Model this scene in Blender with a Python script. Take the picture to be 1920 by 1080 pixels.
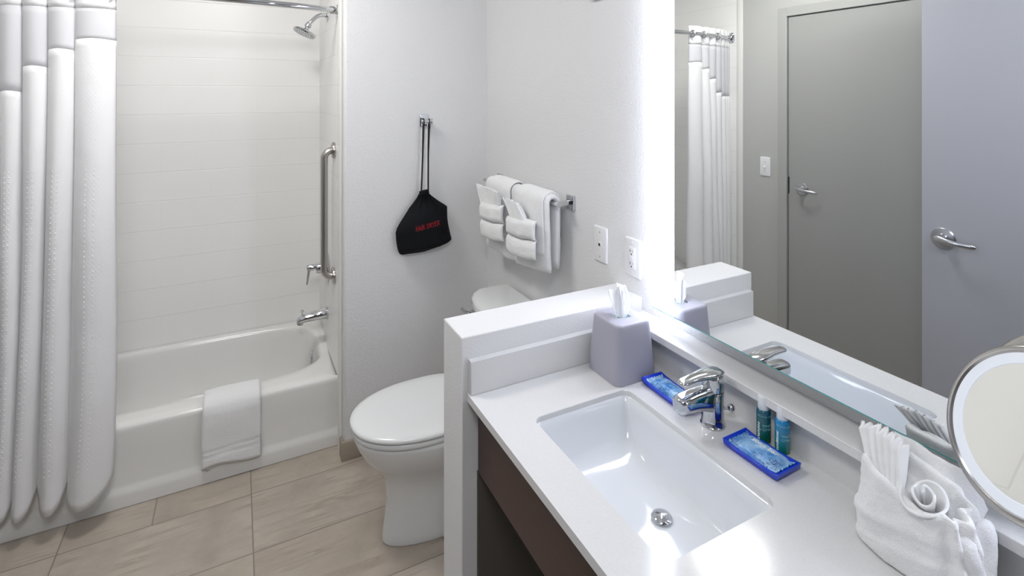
import bpy, bmesh, math, random
from math import sin, cos, pi, radians, sqrt
from mathutils import Vector, noise, Matrix

for o in list(bpy.data.objects): bpy.data.objects.remove(o)
scene = bpy.context.scene
COL = scene.collection
random.seed(7)

# ------------------------------------------------------------------ camera
F_PX = 991.68
cam_d = bpy.data.cameras.new('camera'); cam = bpy.data.objects.new('camera', cam_d); COL.objects.link(cam)
cam_d.sensor_width = 36; cam_d.sensor_fit = 'HORIZONTAL'
cam_d.lens = F_PX / 1920 * 36
cam_d.shift_y = -(540 - 177) / 1920
cam_d.clip_start = 0.02
cam.location = (0, 0, 1.6173)
cam.rotation_euler = (radians(90), 0, -radians(27.435))
scene.camera = cam

# ------------------------------------------------------------------ world, view, lights
w = bpy.data.worlds.new('world'); scene.world = w; w.use_nodes = True
w.node_tree.nodes['Background'].inputs[0].default_value = (0.9, 0.93, 1, 1)
w.node_tree.nodes['Background'].inputs[1].default_value = 0.15
scene.view_settings.view_transform = 'Standard'
scene.view_settings.look = 'None'
scene.view_settings.exposure = 0.40
scene.view_settings.gamma = 1
scene.view_settings.use_curve_mapping = False

def area(name, loc, rot, size, power, color, sy=None, shape='RECTANGLE'):
    l = bpy.data.lights.new(name, 'AREA'); l.energy = power; l.color = color
    l.shape = shape; l.size = size
    if sy: l.size_y = sy
    o = bpy.data.objects.new(name, l); COL.objects.link(o); o.location = loc; o.rotation_euler = rot
    return o
CEIL = 2.52
DOME = (-0.16, 1.93)
DOME_E = 30.0        # ceiling lamp glow
BAND_E = 9.0         # lit bands of the mirror
BACK_E = 1.0         # LED box behind the mirror
area('entry_fill_light', (-0.15, 0.0, 2.5), (radians(58), 0, radians(10)), 0.5, 19.0, (0.97, 0.98, 1.0), 0.5)  # added fill light out of view, brightens curtain, tiles and back wall

# ------------------------------------------------------------------ helpers
WLOC = {}
def link(name, me, parent=None, mat=None):
    o = bpy.data.objects.new(name, me); COL.objects.link(o)
    if mat is not None and me is not None: me.materials.append(mat)
    if parent is not None:
        o.parent = parent
        o.location = -WLOC.get(parent.name, Vector((0, 0, 0)))
    WLOC[o.name] = Vector((0, 0, 0))
    return o
def tag(o, label=None, cat=None, group=None, kind=None):
    if label: o['label'] = label
    if cat: o['category'] = cat
    if group: o['group'] = group
    if kind: o['kind'] = kind
    return o
def empty(name, loc, label, cat, group=None):
    o = bpy.data.objects.new(name, None); COL.objects.link(o); o.location = loc
    o.empty_display_size = 0.05
    WLOC[o.name] = Vector(loc)
    return tag(o, label, cat, group)

class MB:
    def __init__(s): s.v = []; s.f = []
    def add(s, v, f):
        b = len(s.v); s.v += [tuple(p) for p in v]; s.f += [tuple(i + b for i in q) for q in f]; return s
    def box(s, x0, x1, y0, y1, z0, z1):
        if x0 > x1: x0, x1 = x1, x0
        if y0 > y1: y0, y1 = y1, y0
        if z0 > z1: z0, z1 = z1, z0
        v = [(x, y, z) for z in (z0, z1) for y in (y0, y1) for x in (x0, x1)]
        return s.add(v, [(0, 2, 3, 1), (4, 5, 7, 6), (0, 1, 5, 4), (2, 6, 7, 3), (0, 4, 6, 2), (1, 3, 7, 5)])
    def loft(s, rings, cap0=True, cap1=True, closed=False):
        n = len(rings[0]); v = [p for r in rings for p in r]; f = []
        m = len(rings)
        for i in range(m if closed else m - 1):
            a = i * n; b = ((i + 1) % m) * n
            for j in range(n):
                k = (j + 1) % n
                f.append((a + j, a + k, b + k, b + j))
        if not closed:
            if cap0: f.append(tuple(reversed(range(n))))
            if cap1: f.append(tuple(range((m - 1) * n, m * n)))
        return s.add(v, f)
    def tube(s, pts, r, n=16, cap=True, flat=1.0):
        pts = [Vector(p) for p in pts]; rings = []
        up = None
        for i, p in enumerate(pts):
            t = (pts[min(i + 1, len(pts) - 1)] - pts[max(i - 1, 0)]).normalized()
            if up is None:
                up = Vector((0, 0, 1)) if abs(t.z) < .9 else Vector((0, 1, 0))
            a = t.cross(up).normalized(); b = a.cross(t).normalized(); up = b
            rr = r[i] if isinstance(r, (list, tuple)) else r
            rings.append([p + a * rr * cos(2 * pi * k / n) + b * rr * flat * sin(2 * pi * k / n) for k in range(n)])
        return s.loft(rings, cap, cap)
    def lathe(s, prof, c, axis='z', n=40, cap0=True, cap1=True):
        c = Vector(c); rings = []
        if isinstance(axis, str): axis = {'x': Vector((1, 0, 0)), 'y': Vector((0, 1, 0)), 'z': Vector((0, 0, 1))}[axis]
        axis = Vector(axis).normalized()
        up = Vector((0, 0, 1)) if abs(axis.z) < .9 else Vector((1, 0, 0))
        a = up.cross(axis).normalized(); b = axis.cross(a)
        for r, h in prof:
            r = max(r, 1e-5)
            rings.append([c + axis * h + a * r * cos(2 * pi * k / n) + b * r * sin(2 * pi * k / n) for k in range(n)])
        return s.loft(rings, cap0, cap1)
    def grid(s, fn, nu, nv, wrap=False):
        v = []; f = []
        for i in range(nu + (0 if wrap else 1)):
            for j in range(nv + 1): v.append(fn(i / nu, j / nv))
        w_ = nv + 1
        for i in range(nu):
            i2 = (i + 1) % nu if wrap else i + 1
            for j in range(nv): f.append((i * w_ + j, i2 * w_ + j, i2 * w_ + j + 1, i * w_ + j + 1))
        return s.add(v, f)
    def build(s, name, mat, parent=None, bevel=0, seg=3, angle=40, smooth=True, solid=0, off=0, sub=0, weld=False):
        me = bpy.data.meshes.new(name)
        me.from_pydata([tuple(p) for p in s.v], [], s.f)
        bm = bmesh.new(); bm.from_mesh(me)
        if weld: bmesh.ops.remove_doubles(bm, verts=bm.verts, dist=1e-5)
        bmesh.ops.recalc_face_normals(bm, faces=bm.faces)
        bm.to_mesh(me); bm.free()
        if smooth:
            for p in me.polygons: p.use_smooth = True
            if angle < 180: me.set_sharp_from_angle(angle=radians(angle))
        o = link(name, me, parent, mat)
        if solid:
            m = o.modifiers.new('thickness', 'SOLIDIFY'); m.thickness = solid; m.offset = off
        if bevel:
            m = o.modifiers.new('bevel', 'BEVEL'); m.width = bevel; m.segments = seg; m.limit_method = 'ANGLE'; m.angle_limit = radians(35)
            m.harden_normals = False
        if sub:
            m = o.modifiers.new('subdivision', 'SUBSURF'); m.levels = sub; m.render_levels = sub
        return o

def rrect(hx, hy, r, n=6, cx=0, cy=0):
    out = []
    for q, (sx, sy) in enumerate(((1, 1), (-1, 1), (-1, -1), (1, -1))):
        for k in range(n + 1):
            a = q * pi / 2 + k * pi / 2 / n
            out.append((cx + sx * (hx - r) + r * cos(a), cy + sy * (hy - r) + r * sin(a)))
    return out
def sell(hx, hy, p, n, cx=0, cy=0):
    out = []
    for k in range(n):
        a = 2 * pi * k / n; c_, s_ = cos(a), sin(a)
        out.append((cx + hx * math.copysign(abs(c_) ** (2 / p), c_), cy + hy * math.copysign(abs(s_) ** (2 / p), s_)))
    return out
def nz(x, y, z, sc=1): return noise.noise(Vector((x * sc, y * sc, z * sc)))
def sm(a, b, x):
    t = max(0, min(1, (x - a) / (b - a))); return t * t * (3 - 2 * t)
def lerp(a, b, t): return a + (b - a) * t
def ip(tab, x):
    if x <= tab[0][0]: return tab[0][1]
    for (a, p), (b, q) in zip(tab, tab[1:]):
        if x <= b: return p + (q - p) * (x - a) / (b - a)
    return tab[-1][1]

# ------------------------------------------------------------------ materials
def srgb(r, g, b):
    f = lambda c: (c / 255 / 12.92) if c / 255 <= .04045 else ((c / 255 + .055) / 1.055) ** 2.4
    return (f(r), f(g), f(b), 1)
class Mat:
    def __init__(s, name, col=(.8, .8, .8, 1), rough=.5, metal=0, **kw):
        s.m = bpy.data.materials.new(name); s.m.use_nodes = True
        s.nt = s.m.node_tree; s.N = s.nt.nodes; s.L = s.nt.links
        s.b = s.N['Principled BSDF']
        s.b.inputs['Base Color'].default_value = col
        s.b.inputs['Roughness'].default_value = rough
        s.b.inputs['Metallic'].default_value = metal
        for k, v in kw.items(): s.b.inputs[k.replace('_', ' ')].default_value = v
    def n(s, t, **kw):
        x = s.N.new(t)
        for k, v in kw.items(): setattr(x, k, v)
        return x
    def val(s, sock, v):
        if hasattr(v, 'links') or isinstance(v, bpy.types.NodeSocket): s.L.new(v, sock)
        else: sock.default_value = v
    def math(s, op, a, b=0, c=None):
        x = s.n('ShaderNodeMath', operation=op)
        s.val(x.inputs[0], a); s.val(x.inputs[1], b)
        if c is not None: s.val(x.inputs[2], c)
        return x.outputs[0]
    def pos(s):
        g = s.n('ShaderNodeNewGeometry'); x = s.n('ShaderNodeSeparateXYZ'); s.L.new(g.outputs['Position'], x.inputs[0])
        return g.outputs['Position'], x.outputs[0], x.outputs[1], x.outputs[2]
    def noise(s, scale, detail=3, vec=None, rough=.5):
        x = s.n('ShaderNodeTexNoise'); x.inputs['Scale'].default_value = scale; x.inputs['Detail'].default_value = detail; x.inputs['Roughness'].default_value = rough
        if vec is None: vec = s.pos()[0]
        s.L.new(vec, x.inputs['Vector']); return x.outputs['Fac']
    def bump(s, h, strength=.3, dist=.002, prev=None):
        x = s.n('ShaderNodeBump'); x.inputs['Strength'].default_value = strength; x.inputs['Distance'].default_value = dist
        s.L.new(h, x.inputs['Height'])
        if prev is not None: s.L.new(prev, x.inputs['Normal'])
        s.L.new(x.outputs[0], s.b.inputs['Normal']); return x.outputs[0]
    def mix(s, fac, a, b):
        x = s.n('ShaderNodeMix', data_type='RGBA')
        s.val(x.inputs[0], fac); s.val(x.inputs[6], a); s.val(x.inputs[7], b)
        return x.outputs[2]
    def ramp(s, fac, stops):
        x = s.n('ShaderNodeValToRGB'); s.L.new(fac, x.inputs[0])
        e = x.color_ramp.elements
        while len(e) > 1: e.remove(e[-1])
        e[0].position = stops[0][0]; e[0].color = stops[0][1]
        for p, c in stops[1:]:
            q = e.new(p); q.color = c
        return x.outputs[0]
    def base(s, c): s.L.new(c, s.b.inputs['Base Color'])
def emis(name, col, e):
    m = Mat(name, (.9, .9, .9, 1), .4)
    m.b.inputs['Emission Color'].default_value = col; m.b.inputs['Emission Strength'].default_value = e
    return m.m

def paint(name, col, bump=.35, sc=140):
    m = Mat(name, col, .55)
    a = m.noise(sc, 2); m.bump(m.ramp(a, [(.38, (0, 0, 0, 1)), (.62, (1, 1, 1, 1))]), bump, .0016)
    return m.m
M = {}
M['wall'] = paint('wall paint', (.75, .75, .755, 1), .36, 120)
M['wallfine'] = paint('fine wall paint', (.76, .76, .765, 1), .16, 170)
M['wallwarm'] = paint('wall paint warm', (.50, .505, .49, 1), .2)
M['bounce_cut'] = Mat('dark carpet', (.05, .045, .04, 1), .95).m  # unseen floor behind the camera, made dark to cut bounce light
M['hall'] = Mat('darkened unseen wall', (.16, .15, .14, 1), .7).m  # unseen walls, darkened so less light bounces under the counter
M['ceil'] = paint('ceiling paint', (.8, .8, .79, 1), .2)
M['whitepaint'] = paint('white paint', (.80, .80, .82, 1), .06)
M['door'] = Mat('door paint', (.34, .345, .335, 1), .42).m
M['undershade'] = Mat('painted counter shade', (.10, .09, .08, 1), .6).m  # dark colour standing in for the shade below the countertop
M['door_led_tint'] = Mat('door paint with mirror glow', (.42, .43, .475, 1), .42).m  # door paint lightened and blued, the mirror's glow put into the colour
M['frame'] = Mat('door frame paint', (.40, .405, .39, 1), .4).m
M['base'] = Mat('taupe baseboard', srgb(158, 147, 133), .5).m
M['dark'] = Mat('dark gap', (.02, .02, .02, 1), .7).m
M['chrome'] = Mat('chrome', (.62, .63, .65, 1), .06, 1).m
M['brushed'] = Mat('brushed nickel', (.50, .48, .455, 1), .27, 1).m
M['satin'] = Mat('satin steel', (.52, .53, .56, 1), .3, 1).m
M['ceramic'] = Mat('white ceramic', (.80, .81, .81, 1), .08).m
M['sink'] = Mat('sink ceramic', (.74, .765, .80, 1), .07).m
M['tub'] = Mat('tub enamel', (.80, .80, .78, 1), .13).m
M['seat'] = Mat('toilet seat plastic', (.78, .79, .79, 1), .2).m
M['plastic'] = Mat('white plastic', (.82, .82, .84, 1), .3).m
M['greyplastic'] = Mat('grey matte plastic', srgb(168, 167, 180), .42).m
M['black'] = Mat('black slot', (.01, .01, .01, 1), .5).m
M['blackcord'] = Mat('black cord', (.012, .012, .014, 1), .8).m
M['trim'] = Mat('surround trim', (.76, .76, .73, 1), .3).m
M['mirror'] = Mat('mirror silver', (.90, .915, .91, 1), .0, 1).m
M['teal'] = Mat('teal glass edge', (.12, .52, .50, 1), .15, 0, Emission_Color=(.1, .6, .58, 1), Emission_Strength=.0).m
M['steelback'] = Mat('mirror box', (.55, .56, .58, 1), .4, .2).m
M['band'] = emis('lit frosted glass', (.80, .85, 1, 1), BAND_E)
M['led'] = emis('led strip', (.78, .84, 1, 1), BACK_E)
M['dome'] = emis('lamp dome', (1, .975, .94, 1), DOME_E)
M['ring'] = emis('lit ring', (.80, .87, 1, 1), .30); M['ring'].node_tree.nodes['Principled BSDF'].inputs['Base Color'].default_value = (.55, .57, .6, 1)

def mk():
    m = Mat('quartz', (.78, .78, .775, 1), .13)
    a = m.noise(260, 2); m.base(m.mix(m.ramp(a, [(.3, (0, 0, 0, 1)), (.7, (1, 1, 1, 1))]), (.685, .685, .685, 1), (.715, .715, .72, 1)))
    M['quartz'] = m.m
    # espresso wood
    m = Mat('espresso wood', (.05, .03, .025, 1), .35)
    p, x, y, z = m.pos(); cv = m.n('ShaderNodeCombineXYZ'); m.L.new(x, cv.inputs[0]); m.L.new(m.math('MULTIPLY', y, .12), cv.inputs[1]); m.L.new(z, cv.inputs[2])
    a = m.noise(90, 4, cv.outputs[0]); m.base(m.mix(a, srgb(44, 22, 18), srgb(70, 40, 33))); m.bump(a, .1, .0006)
    M['wood'] = m.m
    # shower surround: courses of large white tile
    m = Mat('surround tile', (.74, .735, .70, 1), .34)
    p, x, y, z = m.pos()
    k = m.math('DIVIDE', m.math('SUBTRACT', z, .8003), .1432)
    fr = m.math('SUBTRACT', k, m.math('FLOOR', k))
    d = m.math('ABSOLUTE', m.math('SUBTRACT', fr, .5))
    g = m.math('SMOOTH_MAX', m.math('MULTIPLY', m.math('SUBTRACT', d, .482), 60), 0, .1)
    hor = m.math('MINIMUM', g, 1)
    row = m.math('FLOOR', m.math('MULTIPLY', k, 1)); par = m.math('MULTIPLY', m.math('FLOORED_MODULO', row, 2), .5)
    xx = m.math('DIVIDE', m.math('ADD', x, y), .43); xx = m.math('ADD', xx, par)
    fx = m.math('SUBTRACT', xx, m.math('FLOOR', xx)); dx = m.math('ABSOLUTE', m.math('SUBTRACT', fx, .5))
    ver = m.math('MULTIPLY', m.math('MINIMUM', m.math('MAXIMUM', m.math('MULTIPLY', m.math('SUBTRACT', dx, .494), 180), 0), 1), .1)
    gg = m.math('MAXIMUM', hor, ver)
    m.base(m.mix(gg, (.90, .895, .88, 1), (.82, .815, .80, 1)))
    inv = m.math('SUBTRACT', 1, gg); b1 = m.bump(inv, .35, .002); m.bump(m.noise(4, 1), .12, .01, b1)
    M['tile'] = m.m
    # floor tiles
    m = Mat('floor tile', (.5, .45, .4, 1), .42)
    p, x, y, z = m.pos()
    ky = m.math('DIVIDE', m.math('SUBTRACT', y, 2.3838), .3087); ry = m.math('FLOOR', ky); fy = m.math('SUBTRACT', ky, ry)
    kx = m.math('DIVIDE', m.math('SUBTRACT', x, .05), .615); rx = m.math('FLOOR', kx); fx = m.math('SUBTRACT', kx, rx)
    def line(fr, half):
        d = m.math('ABSOLUTE', m.math('SUBTRACT', fr, .5))
        return m.math('GREATER_THAN', d, .5 - half)
    g = m.math('MAXIMUM', line(fy, .0022 / .3087), line(fx, .0022 / .615))
    near = m.math('LESS_THAN', m.math('ABSOLUTE', m.math('ADD', x, .285)), .0022)
    g = m.math('MAXIMUM', g, m.math('MULTIPLY', near, m.math('GREATER_THAN', y, 2.3838)))
    tid = m.math('ADD', m.math('MULTIPLY', ry, 7.31), m.math('MULTIPLY', rx, 3.77))
    cv = m.n('ShaderNodeCombineXYZ'); m.L.new(x, cv.inputs[0]); m.L.new(y, cv.inputs[1]); m.L.new(tid, cv.inputs[2])
    big = m.noise(5.5, 5, cv.outputs[0], .6)
    # veins: stretched noise running obliquely, offset for each tile
    rot = m.n('ShaderNodeMapping'); m.L.new(cv.outputs[0], rot.inputs[0]); rot.inputs['Rotation'].default_value = (0, 0, radians(63)); rot.inputs['Scale'].default_value = (1.3, 14, 1)
    vein = m.noise(2.0, 6, rot.outputs[0], .62)
    fine = m.noise(420, 2)
    c = m.mix(m.ramp(big, [(.32, (0, 0, 0, 1)), (.68, (1, 1, 1, 1))]), srgb(164, 154, 142), srgb(194, 184, 172))
    wn = m.n('ShaderNodeTexWhiteNoise', noise_dimensions='1D'); m.L.new(tid, wn.inputs['W'])
    c = m.mix(m.math('MULTIPLY', wn.outputs[0], .35), c, srgb(164, 150, 134))
    vf = m.math('MULTIPLY', m.ramp(vein, [(.50, (0, 0, 0, 1)), (.62, (1, 1, 1, 1)), (.66, (.1, .1, .1, 1))]), m.ramp(big, [(.45, (0, 0, 0, 1)), (.6, (1, 1, 1, 1))]))
    c = m.mix(m.math('MULTIPLY', vf, .55), c, srgb(134, 120, 106))
    c = m.mix(m.math('MULTIPLY', m.ramp(fine, [(.5, (0, 0, 0, 1)), (.75, (1, 1, 1, 1))]), .35), c, srgb(206, 198, 186))
    c = m.mix(g, c, srgb(140, 130, 120)); m.base(c)
    b1 = m.bump(m.math('SUBTRACT', 1, g), .5, .0015); m.bump(fine, .12, .0006, b1)
    M['floor'] = m.m
    # terry
    m = Mat('terry cloth', (.86, .865, .87, 1), .95)
    m.b.inputs['Sheen Weight'].default_value = .3
    a = m.noise(620, 2); b = m.noise(150, 2); b1 = m.bump(a, .75, .0016); m.bump(b, .45, .0025, b1)
    M['terry'] = m.m
    m = Mat('smooth cotton', (.86, .865, .87, 1), .9)
    a = m.noise(500, 2); m.bump(a, .3, .0008); M['cotton'] = m.m
    # curtain cloth
    m = Mat('curtain cloth', (.94, .94, .955, 1), .75)
    p, x, y, z = m.pos(); a = m.noise(18, 3)
    kz = m.math('MULTIPLY', z, 330); kx = m.math('MULTIPLY', x, 500)
    wv = m.math('MULTIPLY', m.math('SINE', kz), m.math('SINE', kx))
    b1 = m.bump(wv, .15, .0006); m.bump(a, .35, .008, b1)
    tr = m.n('ShaderNodeBsdfTranslucent'); tr.inputs[0].default_value = (.95, .95, .97, 1)
    mx = m.n('ShaderNodeMixShader'); mx.inputs[0].default_value = .16
    out = m.N['Material Output']; m.L.new(m.b.outputs[0], mx.inputs[1]); m.L.new(tr.outputs[0], mx.inputs[2]); m.L.new(mx.outputs[0], out.inputs[0])
    M['curtain'] = m.m
    m = Mat('sheer mesh', (.74, .74, .78, 1), .8)
    tp = m.n('ShaderNodeBsdfTransparent'); mx = m.n('ShaderNodeMixShader'); mx.inputs[0].default_value = .30
    out = m.N['Material Output']; m.L.new(m.b.outputs[0], mx.inputs[1]); m.L.new(tp.outputs[0], mx.inputs[2]); m.L.new(mx.outputs[0], out.inputs[0])
    M['sheer'] = m.m
    # tissue paper
    m = Mat('tissue paper', (.92, .93, .94, 1), .9)
    tr = m.n('ShaderNodeBsdfTranslucent'); tr.inputs[0].default_value = (.9, .9, .92, 1)
    mx = m.n('ShaderNodeMixShader'); mx.inputs[0].default_value = .45
    out = m.N['Material Output']; m.L.new(m.b.outputs[0], mx.inputs[1]); m.L.new(tr.outputs[0], mx.inputs[2]); m.L.new(mx.outputs[0], out.inputs[0])
    M['tissue'] = m.m
    # printed carton under the cover
    m = Mat('printed carton', (.8, .85, .85, 1), .5)
    a = m.noise(120, 1); m.base(m.ramp(a, [(.45, srgb(225, 235, 238)), (.52, srgb(60, 150, 155))])); M['carton'] = m.m
    # black nylon
    m = Mat('black nylon', (.004, .0045, .007, 1), .75, 0, Specular_IOR_Level=.2)
    m.bump(m.noise(45, 3), .35, .004); M['nylon'] = m.m
    M['redthread'] = Mat('red thread', srgb(196, 30, 44), .6).m
    # blue acrylic
    M['blue'] = Mat('blue acrylic', srgb(6, 58, 205), .28, 0, Subsurface_Weight=.15).m
    # soap wrapper
    m = Mat('soap wrapper', srgb(110, 165, 215), .28)
    p, x, y, z = m.pos(); a = m.noise(30, 3)
    c = m.mix(m.ramp(a, [(.35, (0, 0, 0, 1)), (.65, (1, 1, 1, 1))]), srgb(72, 138, 205), srgb(165, 203, 235))
    vo = m.n('ShaderNodeTexVoronoi', feature='DISTANCE_TO_EDGE'); m.L.new(p, vo.inputs['Vector']); vo.inputs['Scale'].default_value = 210
    vd = m.n('ShaderNodeTexVoronoi', feature='F1'); m.L.new(p, vd.inputs['Vector']); vd.inputs['Scale'].default_value = 210
    ringm = m.math('LESS_THAN', m.math('ABSOLUTE', m.math('SUBTRACT', vd.outputs['Distance'], .33)), .08)
    patch = m.ramp(m.noise(34, 1), [(.5, (0, 0, 0, 1)), (.54, (1, 1, 1, 1))])
    c = m.mix(m.math('MULTIPLY', m.math('MULTIPLY', ringm, patch), .9), c, srgb(25, 55, 110)); m.base(c)
    m.bump(m.noise(90, 3), .5, .002); M['wrapper'] = m.m
    M['print'] = Mat('white print', (.85, .87, .88, 1), .5).m
    M['paleprint'] = Mat('pale print', srgb(150, 205, 205), .5).m
    M['inkdark'] = Mat('dark print', (.03, .03, .03, 1), .5).m
    # shampoo labels, printed from blue at the shoulder to green at the foot
    def label(name, top, bot, z0, z1, t=0.):
        m = Mat(name, (0, .3, .3, 1), .12); p, x, y, z = m.pos()
        k = m.math('DIVIDE', m.math('SUBTRACT', z, z0), z1 - z0)
        m.base(m.ramp(k, [(0, bot), (.45, tuple((a + b) / 2 for a, b in zip(bot, top))), (1, top)]))
        m.b.inputs['Coat Weight'].default_value = .5
        return m.m
    M['shampoo'] = label('shampoo bottle', srgb(12, 84, 112), srgb(14, 98, 48), .845, .925)
    M['conditioner'] = label('conditioner bottle', srgb(12, 130, 196), srgb(4, 112, 62), .850, .925)
    M['cap'] = Mat('frosted cap', (.80, .82, .86, 1), .3).m
    M['clear'] = Mat('clear plastic', (.75, .85, .85, 1), .08, 0, Transmission_Weight=.8, IOR=1.35).m
mk()

# ------------------------------------------------------------------ key dimensions
XW = 1.116; YB = 2.419; XG = 1.065; XR = .418; XL = -.878; YT = 2.545; YK = 3.137
ZC = .844; XC = .527; PY0 = 1.271; PY1 = 1.407; XP = .514; ZP = .988
YS = 1.250; ZS = .931; XSB = 1.066; XF = 1.031; ZL0 = .931; ZL1 = .951; ZG = 1.002
YBACK = -.75

# ------------------------------------------------------------------ the room
def struct(name, mb, mat, **kw):
    o = mb.build(name, mat, **kw); o['kind'] = 'structure'; return o
struct('floor', MB().box(XL - .1, XW + .1, -.05, YK + .1, -.06, 0), M['floor'], smooth=False)
struct('floor_hall', MB().box(XL - .1, XW + .1, YBACK - .1, -.05, -.06, 0), M['bounce_cut'], smooth=False)
struct('ceiling', MB().box(XL - .1, XW + .1, YBACK - .1, YK + .1, CEIL, CEIL + .06), M['ceil'], smooth=False)
struct('wall_right', MB().box(XW, XW + .1, YBACK - .1, YB + .1, 0, CEIL), M['wall'], smooth=False)
wb = MB().box(XR, XW + .1, YB, YB + .82, 0, CEIL)
struct('wall_back', wb, M['wall'], bevel=.012, seg=4)
struct('wall_left', MB().box(XL - .1, XL, YBACK - .1, YK + .1, 0, CEIL), M['wallwarm'], smooth=False)
struct('wall_entry', MB().box(XL, XW, YBACK - .1, YBACK, 0, CEIL), M['hall'], smooth=False)
struct('blocker_near', MB().box(.40, XW, -.14, -.05, 0, CEIL), M['hall'], smooth=False)  # added out of view to keep camera-side light from under the counter
struct('wall_jamb', MB().box(XL, -.66, .28, .40, 0, CEIL), M['wallwarm'], smooth=False)
struct('wall_alcove', MB().box(XL - .1, XR + .02, YK, YK + .1, 0, CEIL), M['tile'], smooth=False)
pw = struct('wall_partition', MB().box(XP, XW, PY0, PY1, 0, ZP), M['wallfine'], bevel=.003, seg=2)
# tile lining at the two ends of the alcove
struct('trim_1', MB().box(XR - .008, XR, 2.505, YK, .318, CEIL), M['tile'], smooth=False)
struct('trim_2', MB().box(XL, XL + .008, 2.47, YK, .30, CEIL), M['tile'], smooth=False)
t3 = MB(); ring = [(XR - .001, 2.462), (XR - .009, 2.466), (XR - .014, 2.478), (XR - .014, 2.494), (XR - .010, 2.506), (XR - .001, 2.510)]
t3.loft([[(x, y, z) for x, y in ring] for z in (0.0, CEIL)]); struct('trim_3', t3, M['trim'])
t4 = MB(); t4.loft([[(2 * ((XR + XL) / 2) - x, y - .03, z) for x, y in ring] for z in (0.0, CEIL)]); struct('trim_4', t4, M['trim'])
# baseboards
bb = MB().loft([[(x, YB, 0), (x, YB - .012, 0), (x, YB - .012, .074), (x, YB - .006, .084), (x, YB, .084)] for x in (XR - .012, XW)])
struct('baseboard_back', bb, M['base'], bevel=.002, seg=2)
bb = MB().loft([[(XR, y, 0), (XR - .012, y, 0), (XR - .012, y, .074), (XR - .006, y, .084), (XR, y, .084)] for y in (YB + .0005, 2.466)])
struct('baseboard_corner', bb, M['base'], bevel=.002, seg=2)
bb = MB().box(XW - .012, XW, PY1, YB - .012, 0, .084); struct('baseboard_right', bb, M['base'], bevel=.003, seg=2)
bb = MB().box(XL, XL + .012, 2.165, 2.43, 0, .084); struct('baseboard_left', bb, M['base'], bevel=.003, seg=2)

# closed door on the left wall, seen in the mirror
DY0, DY1, DH = 1.18, 2.093, 2.093
d1 = MB().box(XL + .002, XL + .022, DY0, DY1 - .004, .01, DH - .004)
door1 = struct('door_1', d1, M['door'], bevel=.002, seg=1)
fr = MB(); fr.box(XL, XL + .035, DY1, DY1 + .06, 0, DH + .055); fr.box(XL, XL + .035, DY0 - .06, DY0 - .004, 0, DH + .055); fr.box(XL, XL + .035, DY0 - .004, DY1, DH, DH + .055)
struct('trim_5', fr, M['frame'], bevel=.003, seg=2)
# strike plate and shadow gap of that door are part of the door
MB().box(XL + .0225, XL + .024, DY1 - .012, DY1 - .004, 1.015, 1.115).build('strike_plate', M['dark'], door1)

def lever_handle(parent, x, y, z, sx, tip=-1, ln=.118, k=1.0):
    # sx: direction out of the door along X; the lever runs along Y towards tip
    r_ = MB().lathe([(.0001, 0), (.036 * k, 0), (.037 * k, .004), (.034 * k, .009), (.018 * k, .012), (.016 * k, .02), (.0001, .02)], (x, y, z), (sx, 0, 0), 48)
    h = r_.build('handle_rose', M['satin'], parent)
    l = MB(); rings = []
    for i in range(15):
        t = i / 14
        yy = y + tip * (-.014 + t * (ln + .014)); xx = x + sx * (.045 + .014 * sin(pi * t) - .010 * t * t); zz = z + .004 - .010 * t
        hw = k * lerp(.0135, .0085, sm(0, .6, t)); th = k * lerp(.008, .005, t)
        if i in (0, 14): hw *= .6; th *= .6
        rings.append([(xx + sx * th * cos(2 * pi * q / 14), yy, zz + hw * sin(2 * pi * q / 14)) for q in range(14)])
    l.loft(rings); l.lathe([(.011, 0), (.012, .018), (.013, .05), (.0001, .052)], (x, y, z), (sx, 0, 0), 28)
    lo = l.build('lever', M['satin'], h)
    MB().lathe([(.0001, 0), (.006, 0), (.006, .0025), (.0001, .003)], (x + sx * .052, y, z), (sx, 0, 0), 20).build('lock_button', M['chrome'], h)
    return h
lever_handle(door1, XL + .022, 1.998, 1.055, 1, -1, .11)

# the open bathroom door, swung parallel to the left wall
LX = -.62
d2 = struct('door_2', MB().box(LX - .044, LX, .402, 1.271, .012, 2.09), M['door_led_tint'], bevel=.002, seg=1)
lever_handle(d2, LX, 1.188, .985, 1, -1, .128, 1.28)
MB().box(LX - .036, LX - .008, 1.2712, 1.273, .93, 1.03).build('latch_plate', M['satin'], d2)

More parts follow.
